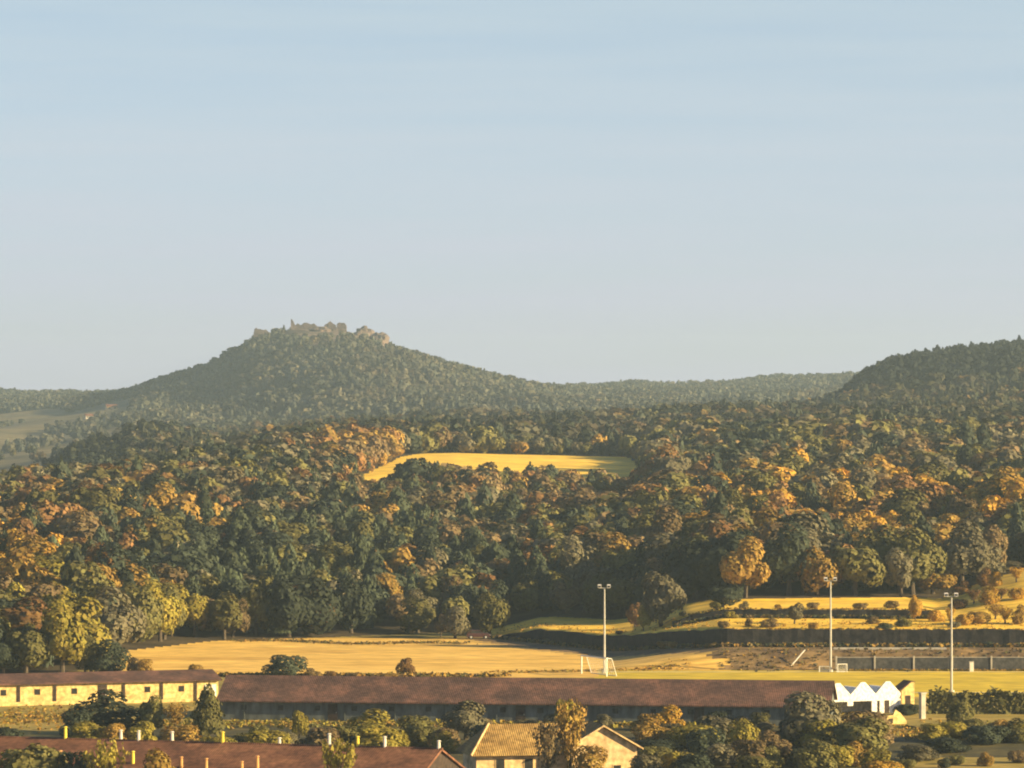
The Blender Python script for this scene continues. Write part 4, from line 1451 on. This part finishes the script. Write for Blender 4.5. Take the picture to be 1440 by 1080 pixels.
weed_line(lambda t: (1010 + 440 * t, 614.5), 650, 0.6, 2.4, 0.26, ('brown', 'ochre', 'grey', 'brown', 'olive'))
weed_line(lambda t: (1175 + 280 * t, 610.1), 500, 0.4, 0.15, 0.25, DRY)
weed_line(lambda t: (690 + 760 * t, float(Yw1(690 + 760 * t)) + 12), 700, 1.5, 5.0, 0.2, ('gold', 'gold', 'ochre'))
weed_line(lambda t: (180 + 900 * t, 512), 1400, 0.5, 2.5, 0.35, ('ygreen', 'olive', 'ochre'))
weed_line(lambda t: (1240 + 210 * t, 500), 900, 0.8, 6.0, 0.25, DRY)
weed_line(lambda t: (-10 + 130 * t, 522), 700, 0.8, 8.0, 0.25, DRY)
gx, gy_, gs = np.array(gx), np.array(gy_), np.array(gs)
gP = np.repeat(np.stack([gx, gy_, ground_z(gx, gy_) + gs * 0.45], -1), 3, 0)
gP[:, :2] += wg.normal(size=(len(gP), 2)) * 0.12
gN = wg.normal(size=gP.shape)
gN[:, 2] = np.abs(gN[:, 2]) * 0.5 + 0.35
gN /= np.linalg.norm(gN, axis=1)[:, None]
gV = cards(gP, gN, np.repeat(gs, 3) * 0.5, wg)
o = bpy.data.objects.new('grass', np_mesh('grass', gV, 4, [LEAF_TINT], np.repeat(np.repeat(np.array(gc), 3, 0), 4, 0)))
COL.objects.link(o)
tag(o, 'rough dry grass and weeds along field margins, banks and terrace walls', 'grass', None, 'stuff')

# golden shrubs on the bank at the far right
br = np.random.default_rng(12)
ROWN = ('bottom', 'middle', 'top')
for row, (Yr, us) in enumerate(((641, (1318, 1335, 1356, 1374, 1396, 1414, 1436)), (662, (1345, 1366, 1388, 1408, 1430)), (684, (1356, 1382, 1404, 1428)))):
    for k, u_ in enumerate(us):
        p = at(u_ + br.uniform(-4, 4), Yr + br.uniform(-4, 4), -0.05)
        sp = ('gold', 'ochre', 'gold', 'rust')[int(br.integers(4))]
        plant('bush' if br.uniform() < 0.7 else 'sparse', p, br.uniform(1.6, 2.9), br.uniform(2.2, 3.8), sp,
              '%s%s shrub from left in the %s row on the golden bank' % (ORD[k] or 'first ', WORD[sp], ROWN[row]) if False else
              '%s shrub from left, %s row of the golden bank past the third mast' % ((ORD[k] or 'first ').strip(), ROWN[row]), 'golden shrubs on the bank', cat='shrub')

# ------------------------------------------------------------------ haze
hz_mat = bpy.data.materials.new('haze')
hz_mat.use_nodes = True
t = hz_mat.node_tree
t.nodes.remove(t.nodes['Principled BSDF'])
pv = t.nodes.new('ShaderNodeVolumePrincipled')
pv.inputs['Color'].default_value = (0.62, 0.83, 1.0, 1)
pv.inputs['Density'].default_value = 0.00011
pv.inputs['Anisotropy'].default_value = 0.2
t.links.new(pv.outputs[0], t.nodes['Material Output'].inputs['Volume'])
mb = MB()
mb.box(-2650, 2650, -80, 5700, ZMIN - 1.0, 112)
tag(mb.obj('haze', hz_mat), 'thin autumn haze lying over the valley and hills', 'haze', None, 'stuff')
